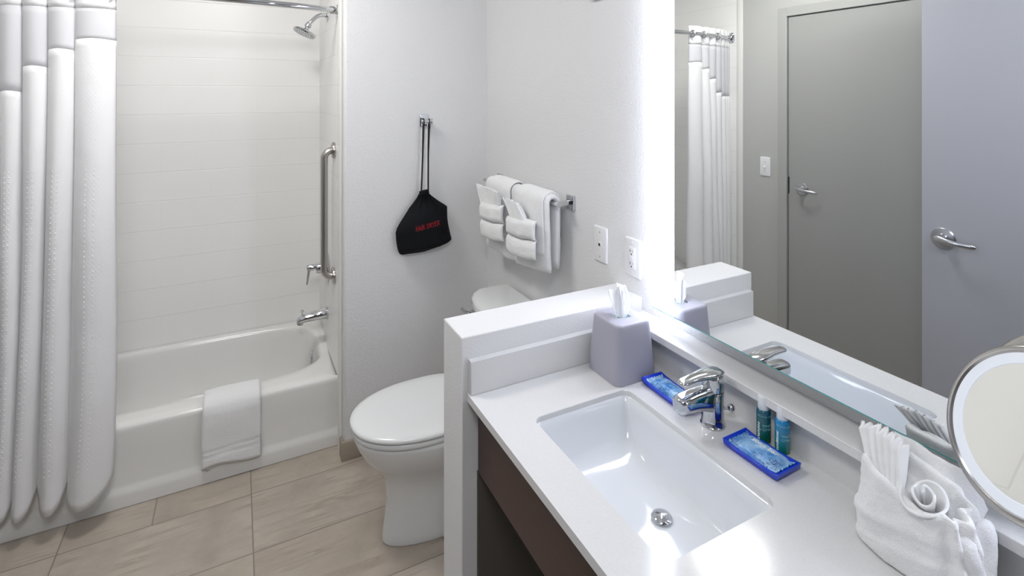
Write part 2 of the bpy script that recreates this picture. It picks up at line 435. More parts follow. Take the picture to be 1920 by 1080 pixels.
# ------------------------------------------------------------------ bathtub
def make_tub():
    root = empty('bathtub', ((XL + XR) / 2, YT, 0), 'built-in white enamelled bathtub below the tiled shower walls', 'bathtub')
    N = 128; Zr = .315
    cx, cy = (XL + .08 + .375) / 2, 2.872; hx = (.375 - (XL + .08)) / 2
    x0, x1, y0, y1 = XL + .002, XR - .0005, YT + .012, YK - .001
    def rimz(y): return Zr + .058 * sm(2.78, 3.08, y)
    mb = MB(); rings = []
    def inner(sx, sy, p=3.4):
        return [(cx + sx * math.copysign(abs(cos(a)) ** (2 / p), cos(a)), cy + sy * math.copysign(abs(sin(a)) ** (2 / p), sin(a))) for a in (2 * pi * k / N for k in range(N))]
    def outer(e=0):
        # rectangle hit by the same angles as the basin ring
        out = []
        for (px, py) in inner(hx, .222):
            dx, dy = px - cx, py - cy
            cand = []
            if dx > 1e-9: cand.append((x1 - e - cx) / dx)
            if dx < -1e-9: cand.append((x0 + e - cx) / dx)
            if dy > 1e-9: cand.append((y1 - cy) / dy)
            if dy < -1e-9: cand.append((y0 + e - cy) / dy)
            t = min(cand); out.append((cx + dx * t, cy + dy * t))
        return out
    # outer rectangle corners: push the nearest ring vertices into the corners
    out = outer()
    for (qx, qy) in ((x0, y0), (x1, y0), (x1, y1), (x0, y1)):
        k = min(range(N), key=lambda i: (out[i][0] - qx) ** 2 + (out[i][1] - qy) ** 2); out[k] = (qx, qy)
    rings.append([(x, y, .0) for x, y in out])
    rings.append([(x, y, rimz(y) - .022) for x, y in out])
    def towards(o_, i_, t): return [(lerp(a[0], b[0], t), lerp(a[1], b[1], t)) for a, b in zip(o_, i_)]
    inn = inner(hx, .222)
    for dz, t in ((-.014, .03), (-.006, .09), (-.001, .22), (0, .4), (0, .7)):
        rings.append([(x, y, rimz(y) + dz) for x, y in towards(out, inn, t)])
    for dz, gx, gy in ((-.000, .006, .006), (-.004, -.002, -.002), (-.012, -.008, -.007), (-.03, -.014, -.012), (-.08, -.024, -.022), (-.14, -.036, -.034), (-.19, -.055, -.05), (-.222, -.085, -.075), (-.236, -.13, -.11), (-.242, -.22, -.16)):
        rings.append([(x, y, lerp(rimz(y), Zr, min(1, -dz / .1)) + dz) for x, y in inner(hx + gx, .222 + gy, 3.4 if dz > -.2 else 2.8)])
    mb.loft(rings, False, True)
    mb.build('tub_basin', M['tub'], root, angle=60, weld=False)
    # apron front with its swelling foot
    prof = [(YT + .014, .313), (YT + .006, .310), (YT + .001, .302), (YT, .290), (YT + .0005, .20), (YT + .002, .085), (YT - .001, .072), (YT - .009, .060), (YT - .011, .045), (YT - .011, .002), (YT + .03, .002), (YT + .03, .30)]
    ap = MB().loft([[(x, y, z) for y, z in prof] for x in [lerp(XL + .002, XR - .0005, i / 8) for i in range(9)]])
    ap.build('tub_apron', M['tub'], root, angle=50)
    ov = MB().lathe([(.0001, .0), (.037, 0), (.038, .004), (.034, .010), (.012, .013), (.0001, .0135)], (.336, 2.85, .280), (-1, 0, .12), 40)
    ov.build('overflow_plate', M['chrome'], root)
    return root
make_tub()

# ------------------------------------------------------------------ shower fittings
def shower():
    rt = empty('shower_rod', (XR, 2.52, 2.0), 'curved chrome shower curtain rod fixed high across the bathtub', 'curtain rod')
    def ry(x):
        t = (x - XL) / (XR - XL); return 2.525 - .40 * t * (1 - t)
    pts = [(lerp(XL + .012, XR - .012, i / 40), ry(lerp(XL, XR, i / 40)), 2.003) for i in range(41)]
    MB().tube(pts, .0125, 20).build('rod', M['chrome'], rt)
    for x, s in ((XR - .001, -1), (XL + .009, 1)):
        sq = rrect(.030, .034, .012, 4)
        mb = MB(); c = ry(XR)
        mb.loft([[(x + s * h, c + a * k, 2.003 + b * k) for a, b in sq] for h, k in ((0, 1), (.004, 1), (.014, .62), (.02, .55))])
        mb.lathe([(.018, .018), (.018, .04), (.015, .046), (.0125, .046)], (x, c, 2.003), (s, 0, 0), 28)
        mb.build('rod_flange', M['chrome'], rt)
    # shower head
    rt2 = empty('overhead_shower', (XR - .008, 2.84, 2.02), 'round chrome shower head on a bent arm below the rod', 'shower head')
    xw = XR - .008
    MB().lathe([(.0001, 0), (.031, 0), (.031, .004), (.020, .010), (.012, .012), (.0001, .012)], (xw, 2.84, 2.018), (-1, 0, 0), 32).build('arm_flange', M['chrome'], rt2)
    ap = []
    for i in range(15):
        t = i / 14; ap.append((xw - .092 * t - .006 * sin(pi * t), 2.84, 2.018 + .006 * sin(pi * min(1, t * 1.4)) - .050 * t ** 2.2))
    MB().tube(ap, .0098, 16).build('shower_arm', M['chrome'], rt2)
    d = Vector((-.42, -.08, -.9)).normalized(); p = Vector(ap[-1])
    hd = MB().lathe([(.0001, -.012), (.012, -.012), (.013, -.002), (.016, .0), (.016, .012), (.010, .015), (.012, .024), (.040, .034), (.056, .040), (.058, .046), (.055, .052), (.0001, .053)], p, d, 48)
    h = hd.build('spray_head', M['chrome'], rt2)
    nz_ = MB()
    up = d.orthogonal().normalized(); vp = d.cross(up)
    for rr, n in ((.012, 6), (.024, 12), (.037, 18), (.048, 24)):
        for k in range(n):
            a = 2 * pi * k / n; c = p + d * .0525 + up * rr * cos(a) + vp * rr * sin(a)
            nz_.lathe([(.0022, 0), (.0016, .003), (.0001, .0032)], c, d, 6)
    nz_.build('nozzles', M['satin'], h)
    MB().tube([p + d * .048 + up * .055, p + d * .052 + up * .07], .003, 8).build('spray_tab', M['chrome'], h)
    # grab bar
    rt3 = empty('grab_bar', (xw, 2.61, .75), 'brushed steel vertical grab bar on the tiled end wall', 'grab bar')
    y = 2.62; xb = XR - .055; z0, z1 = .757, 1.352
    pts = [(xw - .004, y, z0)]
    for i in range(9):
        a = pi / 2 * i / 8; pts.append((xb + .036 * (1 - sin(a)) + .0, y, z0 + .036 * (1 - cos(a))))
    q = []
    for i in range(9):
        a = pi / 2 * i / 8; q.append((xb + .036 * (1 - sin(pi / 2 - a)), y, z1 - .036 * (1 - cos(pi / 2 - a))))
    pts += q + [(xw - .004, y, z1)]
    MB().tube(pts, .0165, 22).build('bar', M['brushed'], rt3)
    for z in (z0, z1):
        MB().lathe([(.0001, 0), (.038, 0), (.039, .004), (.037, .011), (.030, .014), (.0001, .014)], (xw, y, z), (-1, 0, 0), 40).build('bar_flange', M['brushed'], rt3)
    # mixing valve
    rt4 = empty('shower_valve', (xw, 2.84, .73), 'chrome shower mixing valve with lever behind the grab bar', 'shower valve')
    MB().lathe([(.0001, 0), (.078, 0), (.080, .003), (.074, .009), (.03, .013), (.0001, .013)], (xw, 2.84, .735), (-1, 0, 0), 56).build('escutcheon', M['chrome'], rt4)
    mb = MB().lathe([(.028, .01), (.027, .05), (.024, .056), (.0001, .057)], (xw, 2.84, .735), (-1, 0, 0), 36)
    mb.build('valve_body', M['chrome'], rt4)
    mb = MB(); mb.lathe([(.0001, .056), (.016, .056), (.016, .095), (.013, .1), (.0001, .1)], (xw, 2.84, .742), (-1, 0, 0), 28)
    mb.loft([[(xw - .088 - .012 * t + a, 2.84 + b, .745 - .085 * t) for a, b in rrect(lerp(.007, .0035, t), lerp(.013, .009, t), .003, 3)] for t in (0, .2, .5, .8, 1)])
    mb.build('valve_lever', M['chrome'], rt4, bevel=.001, seg=2)
    # tub spout
    rt5 = empty('tub_spout', (xw, 2.84, .49), 'chrome bathtub spout with diverter knob on the end wall', 'tub spout')
    rings = []
    for t, r, dz, fl in ((0, .030, 0, 1), (.06, .031, 0, 1), (.1, .027, 0, 1), (.4, .026, -.001, .95), (.7, .0235, -.005, .9), (.88, .021, -.010, .85), (.97, .018, -.016, .8), (1, .013, -.02, .7)):
        xx = xw - .148 * t
        rings.append([(xx, 2.84 + r * cos(2 * pi * k / 28), .498 + dz + r * fl * sin(2 * pi * k / 28)) for k in range(28)])
    mb = MB().loft(rings); mb.lathe([(.016, 0), (.0155, .022), (.012, .024), (.0001, .02)], (xw - .128, 2.84, .486), (-.25, 0, -1), 24)
    mb.build('spout_body', M['chrome'], rt5)
    MB().lathe([(.003, 0), (.003, .018), (.007, .019), (.008, .024), (.005, .028), (.0001, .028)], (xw - .122, 2.84, .508), (0, 0, 1), 20).build('diverter_knob', M['chrome'], rt5)
shower()

# ------------------------------------------------------------------ shower curtain
def curtain():
    root = empty('shower_curtain', (-.6, 2.43, 2.0), 'white fabric shower curtain with sheer top panel, gathered on the rod', 'shower curtain')
    # fold valleys along X, right to left
    val = [-.405, -.532, -.613, -.686, -.750, -.805, -.845, -.868]
    def ry(x):
        t = (x - XL) / (XR - XL); return 2.525 - .40 * t * (1 - t)
    n_per = 22
    xs = []
    for a, b in zip(val, val[1:]):
        for k in range(n_per): xs.append((lerp(a, b, k / n_per), val.index(a), k / n_per))
    xs.append((val[-1], len(val) - 2, 1))
    zb = [1.818, 1.778, 1.715, 1.625, 1.60, 1.60, 1.60]
    def pt(x, i, t, z):
        h = (2.0 - z) / 1.9
        wd = val[i] - val[i + 1]
        amp = min(.052, wd * .62) * (.55 + .55 * sm(0, .5, h))
        s = sin(pi * t); f = s ** .55 if s > 0 else 0
        y = ry(x) + .012 - amp * (f - .5) + .006 * nz(x * 9, 3.1, z * 2.2) * (1 + h)
        xx = x + .008 * nz(x * 6, z * 1.7, 7.7) * h + .006 * sin(z * 3 + i * 2) * h - .030 * h * h * sm(-.868, -.6, x) + .012 * h * (1 - t) ** 4 * (i == 0)
        # overlap: fold leans over its left neighbour
        xx -= .010 * (1 - abs(2 * t - 1)) * h
        if y > YT - .014 - .0 and z < .36: y = YT - .014
        return (xx, y, z)
    def panel(name, ztop, zbot, mat, nz_, hem=0, solid=.0012):
        mb = MB(); v = []; f = []
        for (x, i, t) in xs:
            zt = ztop(i, t); zb_ = zbot(i, t)
            for j in range(nz_ + 1):
                v.append(pt(x, i, t, lerp(zt, zb_, j / nz_)))
        w_ = nz_ + 1
        for a in range(len(xs) - 1):
            for j in range(nz_): f.append((a * w_ + j, (a + 1) * w_ + j, (a + 1) * w_ + j + 1, a * w_ + j + 1))
        mb.add(v, f)
        return mb.build(name, mat, root, angle=180, solid=solid)
    def zB(i, t): return zb[i] + .006 * sin(pi * t)
    panel('header_band', lambda i, t: 2.052, lambda i, t: 1.935, M['curtain'], 6)
    panel('sheer_panel', lambda i, t: 1.935, zB, M['sheer'], 8, solid=.0004)
    body = panel('curtain_body', zB, lambda i, t: .105 + .075 * (1 - t) ** 6 + (.03 * t ** 8 if i else .03 * t ** 8), M['curtain'], 60)
    # stitched hem dots in vertical rows, as on the photo's woven stripe
    for i in range(4):
        for t0 in (.42, .62):
            dots = MB()
            x = lerp(val[i], val[i + 1], t0)
            z = .25
            while z < 1.35:
                p = pt(x, i, t0, z)
                dots.lathe([(.0028, 0), (.002, .0012), (.0001, .0015)], (p[0], p[1] - .0006, p[2]), (0, -1, 0), 6)
                z += .0185
            dots.build('woven_stripe', M['curtain'], body)
    for i, t0 in ((0, .06), (0, .93), (2, .95)):
        x = lerp(val[i], val[i + 1], t0)
        c = (x, ry(x), 2.003); g = MB()
        ring = [[(c[0] + (.0225 + .0045 * cos(b)) * 0 + .0035 * sin(b), c[1] + (.0215 + .0045 * cos(b)) * cos(a), c[2] - .004 + (.0215 + .0045 * cos(b)) * sin(a)) for b in (2 * pi * q / 8 for q in range(8))] for a in (2 * pi * k / 28 for k in range(28))]
        g.loft(ring, closed=True); g.build('grommet', M['satin'], root)
curtain()

# ------------------------------------------------------------------ cloth on the tub edge
def tub_mat():
    x0, x1 = -.128, .088
    path = []
    # centre line (y,z) from inside of tub over the rim and down the apron
    path = [(2.668, .285), (2.664, .305), (2.650, .326), (2.62, .336), (2.58, .336), (2.551, .330), (2.533, .315), (2.524, .29), (2.522, .25), (2.521, .20), (2.520, .15), (2.519, .11), (2.517, .072)]
    n = 56; P = []
    L = [0]
    for a, b in zip(path, path[1:]): L.append(L[-1] + math.dist(a, b))
    def at(s):
        s *= L[-1]
        for i in range(len(path) - 1):
            if s <= L[i + 1] + 1e-9:
                t = (s - L[i]) / (L[i + 1] - L[i]); return lerp(path[i][0], path[i + 1][0], t), lerp(path[i][1], path[i + 1][1], t)
        return path[-1]
    m = 36; rings = []
    for i in range(m + 1):
        u = i / m; x = lerp(x0, x1, u)
        e = sqrt(max(0, 1 - (abs(2 * u - 1)) ** 14)) * .85 + .15
        top = []; bot = []
        for j in range(n + 1):
            s = j / n; y, z = at(s); y2, z2 = at(min(1, s + .01)); y1, z1 = at(max(0, s - .01))
            ty, tz = y2 - y1, z2 - z1; l = math.hypot(ty, tz) or 1; ny, nz_ = tz / l, -ty / l
            th = .0085 * e * (1 if j not in (0, n) else .4)
            # woven border grooves near the hanging end
            g = .0035 * (math.exp(-((z - .148 + .012 * (1-u)) / .004) ** 2) + math.exp(-((z - .128 + .012 * (1-u)) / .004) ** 2)) if y < 2.54 else 0
            w_ = .002 * nz(x * 14, z * 14, 2) + .0035 * nz(x * 7, z * 5, 9)
            dz = .010 * sin(u * 5.5) * s ** 8
            xx = x + (.006 * nz(z * 8, 4, u * 2)) + (-.004 * s if u < .5 else .002 * s)
            top.append((xx, y + ny * (th + w_ - g), z + nz_ * (th + w_ - g) + dz))
            bot.append((xx, y - ny * th * .9, z - nz_ * th * .9 + dz))
        rings.append(top + bot[::-1])
    o = MB().loft(rings).build('bath_mat', M['terry'], None, angle=180)
    tag(o, 'white folded terry bath mat draped over the edge of the bathtub', 'bath mat')
    # loose under layers showing at the lower hem
    lay = MB()
    for k in range(3):
        lay.grid(lambda a, b, k=k: (lerp(x0 + .008 + .004 * k, x1 - .006 - .03 * k, a), 2.5275 + .003 * k, lerp(.12, .061 - .006 * k + .030 * a * (1 - .2 * k) + .010 * sin(a * 5.5), b)), 20, 4)
    lay.build('under_layers', M['terry'], o, solid=.0035, angle=180)
tub_mat()

# ------------------------------------------------------------------ toilet
def toilet():
    CY = 1.918
    root = empty('toilet', (.75, CY, 0), 'white two-piece toilet with closed lid between the bathtub wall and vanity partition', 'toilet')
    N = 64
    def egg(xf, xb, hw, z, p=2.15, back=1.0):
        # xf front tip (small x), xb back, widest 58% towards the back
        out = []; xm = lerp(xf, xb, .56)
        for k in range(N):
            a = 2 * pi * k / N; c_, s_ = cos(a), sin(a)
            if c_ < 0: x = xm + (xm - xf) * -abs(c_) ** (2 / p)
            else: x = xm + (xb - xm) * abs(c_) ** (2 / (p + 1.2 * back))
            out.append((x, CY + hw * math.copysign(abs(s_) ** (2 / p), s_), z))
        return out
    rings = [egg(.466, .93, .088, 0), egg(.464, .93, .090, .006), egg(.468, .93, .088, .03), egg(.476, .93, .086, .09), egg(.482, .93, .089, .15), egg(.478, .93, .096, .20), egg(.466, .93, .113, .245), egg(.432, .93, .137, .285), egg(.395, .925, .164, .33), egg(.375, .92, .180, .37), egg(.366, .915, .187, .395), egg(.364, .912, .188, .408), egg(.372, .905, .182, .414)]
    MB().loft(rings).build('bowl', M['ceramic'], root, angle=80)
    # seat ring and lid
    s1 = [egg(.362, .845, .187, .4155), egg(.358, .847, .190, .420), egg(.358, .847, .190, .430), egg(.364, .845, .186, .4345)]
    MB().loft(s1).build('seat', M['seat'], root, angle=80)
    s2 = [egg(.360, .850, .188, .4365), egg(.354, .852, .193, .4405), egg(.354, .852, .193, .4475), egg(.359, .850, .189, .4535), egg(.375, .845, .178, .4575), egg(.42, .82, .14, .4605), egg(.50, .76, .08, .4618)]
    MB().loft(s2).build('lid', M['seat'], root, angle=80)
    for s in (-1, 1):
        MB().tube([(.858, CY + s * .055, .452), (.858, CY + s * .105, .452)], .011, 16).build('hinge', M['seat'], root)
    # tank
    def tk(x0, x1, hw, z, r=.04):
        pts = []
        m = 14
        # rounded bow-fronted plan: front is the small-x side
        for k in range(m + 1):
            t = k / m; y = lerp(-hw, hw, t); q = abs(2 * t - 1)
            pts.append((x0 + .055 * q ** 2.6 + .03 * q ** 14, CY + y, z))
        pts += [(x1 - .01, CY + hw, z), (x1, CY + hw - .01, z), (x1, CY - hw + .01, z), (x1 - .01, CY - hw, z)]
        return pts
    MB().loft([tk(.94, 1.08, .17, .40), tk(.915, 1.085, .19, .43), tk(.895, 1.09, .222, .52), tk(.885, 1.09, .232, .66), tk(.883, 1.09, .234, .712)]).build('tank', M['ceramic'], root, angle=35, bevel=.004)
    MB().loft([tk(.876, 1.096, .242, .714), tk(.870, 1.098, .247, .720), tk(.870, 1.098, .247, .742), tk(.876, 1.096, .242, .7505), tk(.89, 1.088, .228, .7535)]).build('tank_lid', M['ceramic'], root, angle=35)
    MB().box(.86, .99, CY - .10, CY + .10, .36, .412).build('tank_shelf', M['ceramic'], root, bevel=.02)
    mb = MB().lathe([(.0001, 0), (.015, 0), (.015, .008), (.009, .012), (.0001, .012)], (.905, CY + .19, .672), (-1, 0, 0), 20)
    mb.tube([(.893, CY + .19, .672), (.884, CY + .205, .671), (.880, CY + .245, .668), (.884, CY + .262, .667)], [.007, .007, .006, .008], 12)
    mb.build('flush_lever', M['chrome'], root)
    for s in (1,):
        MB().lathe([(.014, 0), (.014, .012), (.008, .02), (.0001, .022)], (.66, CY + s * .1, .0), 'z', 16).build('bolt_cap', M['plastic'], root)
toilet()

# ------------------------------------------------------------------ vanity
def vanity():
    YN = .06   # near end of the worktop, outside the photograph
    SX0, SX1, SY0, SY1 = .626, .908, .656, 1.096
    root = empty('countertop', (.8, .6, ZC), 'white quartz vanity countertop with side and back splash', 'countertop')
    # slab with the sink cut-out: built as a ring between outer rectangle and rounded hole
    T = .020; hole = rrect((SX1 - SX0) / 2, (SY1 - SY0) / 2, .022, 8, (SX0 + SX1) / 2, (SY0 + SY1) / 2)
    ox0, ox1, oy0, oy1 = XC, XSB, YN, PY0 - .0005
    cx, cy = (SX0 + SX1) / 2, (SY0 + SY1) / 2
    outer = []
    for (x, y) in hole:
        dx, dy = x - cx, y - cy; c_ = []
        if dx > 0: c_.append((ox1 - cx) / dx)
        if dx < 0: c_.append((ox0 - cx) / dx)
        if dy > 0: c_.append((oy1 - cy) / dy)
        if dy < 0: c_.append((oy0 - cy) / dy)
        t = min(c_); outer.append((cx + dx * t, cy + dy * t))
    for (qx, qy) in ((ox0, oy0), (ox1, oy0), (ox1, oy1), (ox0, oy1)):
        k = min(range(len(outer)), key=lambda i: (outer[i][0] - qx) ** 2 + (outer[i][1] - qy) ** 2); outer[k] = (qx, qy)
    mb = MB()
    mb.loft([[(x, y, ZC - T) for x, y in hole], [(x, y, ZC - .0015) for x, y in hole], [(lerp(x, cx, -.006), lerp(y, cy, -.004), ZC) for x, y in hole], [(x, y, ZC) for x, y in outer], [(x, y, ZC - T) for x, y in outer]], closed=True)
    mb.build('slab', M['quartz'], root, angle=30)
    MB().box(XSB, XSB + .014, YN, PY0 - .0005, ZC - T, ZL0).build('back_splash', M['quartz'], root, bevel=.001, seg=1)
    MB().box(XC + .004, XSB, YS, PY0 - .0005, ZC + .0002, ZS).build('side_splash', M['quartz'], root, bevel=.0015, seg=2)
    l = MB().box(XF, XW, YN, PY0 - .0005, ZL0 + .0002, ZL1).build('mirror_ledge', M['quartz'], None, bevel=.0015, seg=2)
    tag(l, 'narrow white quartz ledge running below the lit wall mirror', 'ledge')
    f = MB().box(.556, .575, YN, PY0 - .0075, .634, ZC - T - .0005).build('vanity_panel', M['wood'], None, bevel=.001, seg=1)
    MB().box(.556, XSB, PY0 - .008, PY0 - .001, .02, .6335).build('shade_board', M['undershade'], f, smooth=False)  # added board, painted dark in place of shade under the counter
    tag(f, 'dark brown wooden apron panel under the front edge of the countertop', 'vanity panel')
    # sink bowl
    s = empty('sink', (cx, cy, ZC - T), 'rectangular white undermount sink set in the quartz countertop', 'sink')
    def rr(g, z, r, sh=0):
        return [(x, y, z) for x, y in rrect((SX1 - SX0) / 2 + g[0], (SY1 - SY0) / 2 + g[1], r, 10, cx + g[2], cy + g[3])]
    top = ZC - T - .0003; dx_, dy_ = .025, -.03
    R = [rr((.018, .018, 0, 0), top, .03), rr((.006, .006, 0, 0), top, .026), rr((.002, .002, 0, 0), top - .003, .026), rr((-.001, -.002, 0, 0), top - .02, .028),
         rr((-.006, -.010, 0, -.002), top - .05, .032), rr((-.012, -.022, 0, -.005), top - .08, .038), rr((-.020, -.038, 0.002, -.010), top - .098, .046), rr((-.033, -.06, .005, -.012), top - .109, .05), rr((-.055, -.10, .012, -.012), top - .1155, .05), rr((-.09, -.16, .02, -.018), top - .119, .035), rr((-.112, -.188, .026, -.020), top - .1205, .018)]
    MB().loft(R, False, True).build('basin', M['sink'], s, angle=180, solid=.010, off=1)
    dc = (cx + .034, .852)
    zc_ = top - .1175
    MB().lathe([(.018, .004), (.0265, .0045), (.031, .003), (.032, -.001)], (dc[0], dc[1], zc_), 'z', 48, False, False).build('drain_flange', M['chrome'], s)
    MB().lathe([(.0001, -.0015), (.0215, -.0015)], (dc[0], dc[1], zc_ + .0035), 'z', 32, False, False).build('drain_throat', M['black'], s)
    MB().lathe([(.004, 0), (.005, .006), (.021, .009), (.0225, .012), (.020, .0155), (.011, .019), (.0001, .0203)], (dc[0], dc[1], zc_), 'z', 44).build('drain_stopper', M['chrome'], s)
    oc = (SX0 + .0055, .875, top - .038)
    MB().lathe([(.0085, .0035), (.0125, .0045), (.0155, .0035), (.016, 0)], oc, (1, 0, .1), 36, False, False).build('overflow_ring', M['chrome'], s)
    MB().lathe([(.0001, .002), (.0095, .002)], oc, (1, 0, .1), 24, False, False).build('overflow_hole', M['black'], s)
vanity()

# ------------------------------------------------------------------ faucet
def faucet():
    fx, fy = .990, .884
    root = empty('faucet', (fx, fy, ZC), 'chrome single-lever faucet behind the sink', 'faucet')
    MB().lathe([(.0001, .0002), (.0285, .0002), (.0285, .004), (.0265, .006), (.0252, .02), (.0245, .05), (.0245, .079), (.0235, .081), (.0001, .081)], (fx, fy, ZC), 'z', 56).build('faucet_body', M['chrome'], root)
    rings = []
    for t, w_, zt, zb in ((0, .020, .938, .874), (.14, .021, .938, .880), (.32, .0205, .939, .888), (.55, .020, .9385, .895), (.75, .0205, .937, .8985), (.9, .0205, .935, .900), (.965, .0175, .9335, .9005), (.99, .012, .932, .902), (1, .006, .930, .905)):
        x = fx - .004 - .109 * t
        mid = (zt + zb) / 2; hz = (zt - zb) / 2
        rings.append([(x, fy + a, mid + b) for a, b in sell(w_, hz, 3.2, 36)])
    MB().loft(rings).build('spout', M['chrome'], root, angle=60)
    MB().lathe([(.0001, 0), (.0095, 0), (.0105, -.004), (.0105, -.008)], (fx - .095, fy, .902), 'z', 24, True, False).build('aerator', M['satin'], root)
    MB().lathe([(.0228, .0), (.0228, .004)], (fx, fy, ZC + .0805), 'z', 48).build('gasket', M['black'], root)
    # lever: cap flowing into a paddle
    mb = MB().lathe([(.0001, .084), (.0245, .084), (.0247, .092), (.0240, .112), (.0225, .120), (.017, .1255), (.008, .128), (.0001, .1285)], (fx, fy, ZC), 'z', 56)
    cap = mb.build('lever_cap', M['chrome'], root)
    rings = []
    for t, w_, zc_, h in ((0, .015, .9655, .004), (.08, .0195, .9650, .0075), (.25, .0215, .9655, .0085), (.42, .0185, .9665, .008), (.58, .0150, .967, .0066), (.74, .0140, .9665, .0055), (.88, .0142, .9655, .0048), (.96, .0120, .965, .0042), (.99, .008, .9648, .003), (1, .004, .9647, .0015)):
        x = fx + .022 - .128 * t
        rings.append([(x, fy + a, zc_ + b) for a, b in sell(w_, h, 2.5, 32)])
    MB().loft(rings).build('lever', M['chrome'], root, angle=70)
    kn = MB().tube([(fx + .018, fy - .008, ZC + .034), (fx + .036, fy - .016, ZC + .036)], .0028, 10)
    kn.lathe([(.0001, -.009), (.004, -.0082), (.0075, -.0048), (.009, 0), (.0075, .0048), (.004, .0082), (.0001, .009)], (fx + .040, fy - .018, ZC + .0365), 'z', 24)
    kn.build('lift_knob', M['chrome'], root)
faucet()

# ------------------------------------------------------------------ wall mirror with lit bands
def mirror():
    Y0, Y1, Z0, Z1 = .22, 1.173, ZG, 2.12
    B = .088
    root = empty('wall_mirror', (XW, .7, ZG), 'large backlit wall mirror with frosted lit side bands', 'mirror')
    MB().box(XG, XG + .005, Y0 + B, Y1 - B, Z0 + .0032, Z1).build('mirror_glass', M['mirror'], root, smooth=False)
    ch = MB().loft([[(XG - .0002, y, Z0 + .0032), (XG + .005, y, Z0 + .0032), (XG + .005, y, Z0), (XG + .0012, y, Z0)] for y in (Y0, Y1)])
    ch.build('glass_edge', M['teal'], root, smooth=False)
    for a, b in ((Y1 - B + .0005, Y1), (Y0, Y0 + B - .0005)):
        MB().box(XG, XG + .005, a, b, Z0 + .0032, Z1).build('lit_band', M['band'], root, smooth=False)
    MB().box(XG + .0055, XW, Y0 + .05, Y1 - .05, Z0 + .04, Z1 - .04).build('mirror_box', M['steelback'], root, smooth=False)
    for a, b in ((Y1 - .0495, Y1 - .044), (Y0 + .044, Y0 + .0495)):
        MB().box(XG + .012, XW - .012, a, b, Z0 + .045, Z1 - .05).build('led_strip', M['led'], root, smooth=False)
mirror()

# ------------------------------------------------------------------ ceiling lamp
lr = empty('ceiling_lamp', (DOME[0], DOME[1], CEIL), 'round glowing flush ceiling lamp over the floor before the bathtub', 'ceiling lamp')
MB().lathe([(.20, 0), (.205, -.012), (.20, -.03), (.185, -.032)], (DOME[0], DOME[1], CEIL), 'z', 48, True, False).build('lamp_ring', M['satin'], lr)
MB().lathe([(.188, -.028), (.18, -.05), (.15, -.072), (.09, -.088), (.0001, -.093)], (DOME[0], DOME[1], CEIL), 'z', 48, False, False).build('lamp_dome', M['dome'], lr)

# ------------------------------------------------------------------ lit magnifying mirror
def magnifier():
    C = Vector((.960, .314, 1.155)); R = .115
    az, el = 2.75, .42
    n = Vector((cos(el) * cos(az), cos(el) * sin(az), sin(el)))
    root = empty('makeup_mirror', tuple(C - n * .03), 'round lighted magnifying mirror in a brushed metal frame', 'makeup mirror')
    MB().lathe([(.0001, -.026), (R * .80, -.026), (R * .97, -.020), (R, -.010), (R, .002), (R - .003, .006), (R - .009, .007), (R - .011, .004)], C, n, 96, True, False).build('mirror_frame', M['brushed'], root, angle=60)
    MB().lathe([(R - .011, .0040), (R - .0255, .0040), (R - .026, .0030)], C, n, 96, False, False).build('light_ring', M['ring'], root)
    prof = [(R - .026, .0030)]
    for k in range(10): r = (R - .026) * (1 - (k + 1) / 10); prof.append((max(r, .0001), .0030 - .0028 * (1 - (r / (R - .026)) ** 2)))
    MB().lathe(prof, C, n, 96, False, False).build('magnifying_glass', M['mirror'], root, angle=180)
    b = C - n * .026; wall = Vector((XW, .135, 1.10))
    MB().lathe([(.0001, 0), (.016, 0), (.014, .02), (.0001, .022)], b, -n, 24).build('swivel_joint', M['brushed'], root)
    p = b - n * .012
    MB().tube([p, p + Vector((.004, -.03, -.012)), Vector((XW - .06, .16, 1.12)), Vector((XW - .035, .135, 1.10)), wall], .0065, 14).build('swing_arm', M['brushed'], root)
    MB().lathe([(.0001, 0), (.034, 0), (.034, .006), (.028, .012), (.0001, .012)], wall, (-1, 0, 0), 36).build('wall_plate', M['brushed'], root)
    up = Vector((0, 0, 1)) - n * n.z; up.normalize(); sd = up.cross(n)
    q = C + (sd * -cos(radians(38)) + up * sin(radians(38))) * R if (sd.x * -1) < 0 else C + (sd * cos(radians(38)) + up * sin(radians(38))) * R
    MB().lathe([(.003, 0), (.003, .004), (.0001, .005)], q, (q - C).normalized(), 10).build('switch_button', M['chrome'], root)
magnifier()

# ------------------------------------------------------------------ text helper
def text_mesh(s, size, align='LEFT', bold=0.0, extr=.0002, sx=1):
    c = bpy.data.curves.new('txt', 'FONT'); c.body = s; c.size = size; c.align_x = align; c.extrude = extr; c.offset = bold; c.resolution_u = 3
    o = bpy.data.objects.new('txt', c); COL.objects.link(o); bpy.context.view_layer.update()
    dg = bpy.context.evaluated_depsgraph_get(); me = bpy.data.meshes.new_from_object(o.evaluated_get(dg))
    v = [(p.co.x * sx, p.co.y, p.co.z) for p in me.vertices]; f = [tuple(p.vertices) for p in me.polygons]
    bpy.data.objects.remove(o); bpy.data.curves.remove(c)
    return v, f

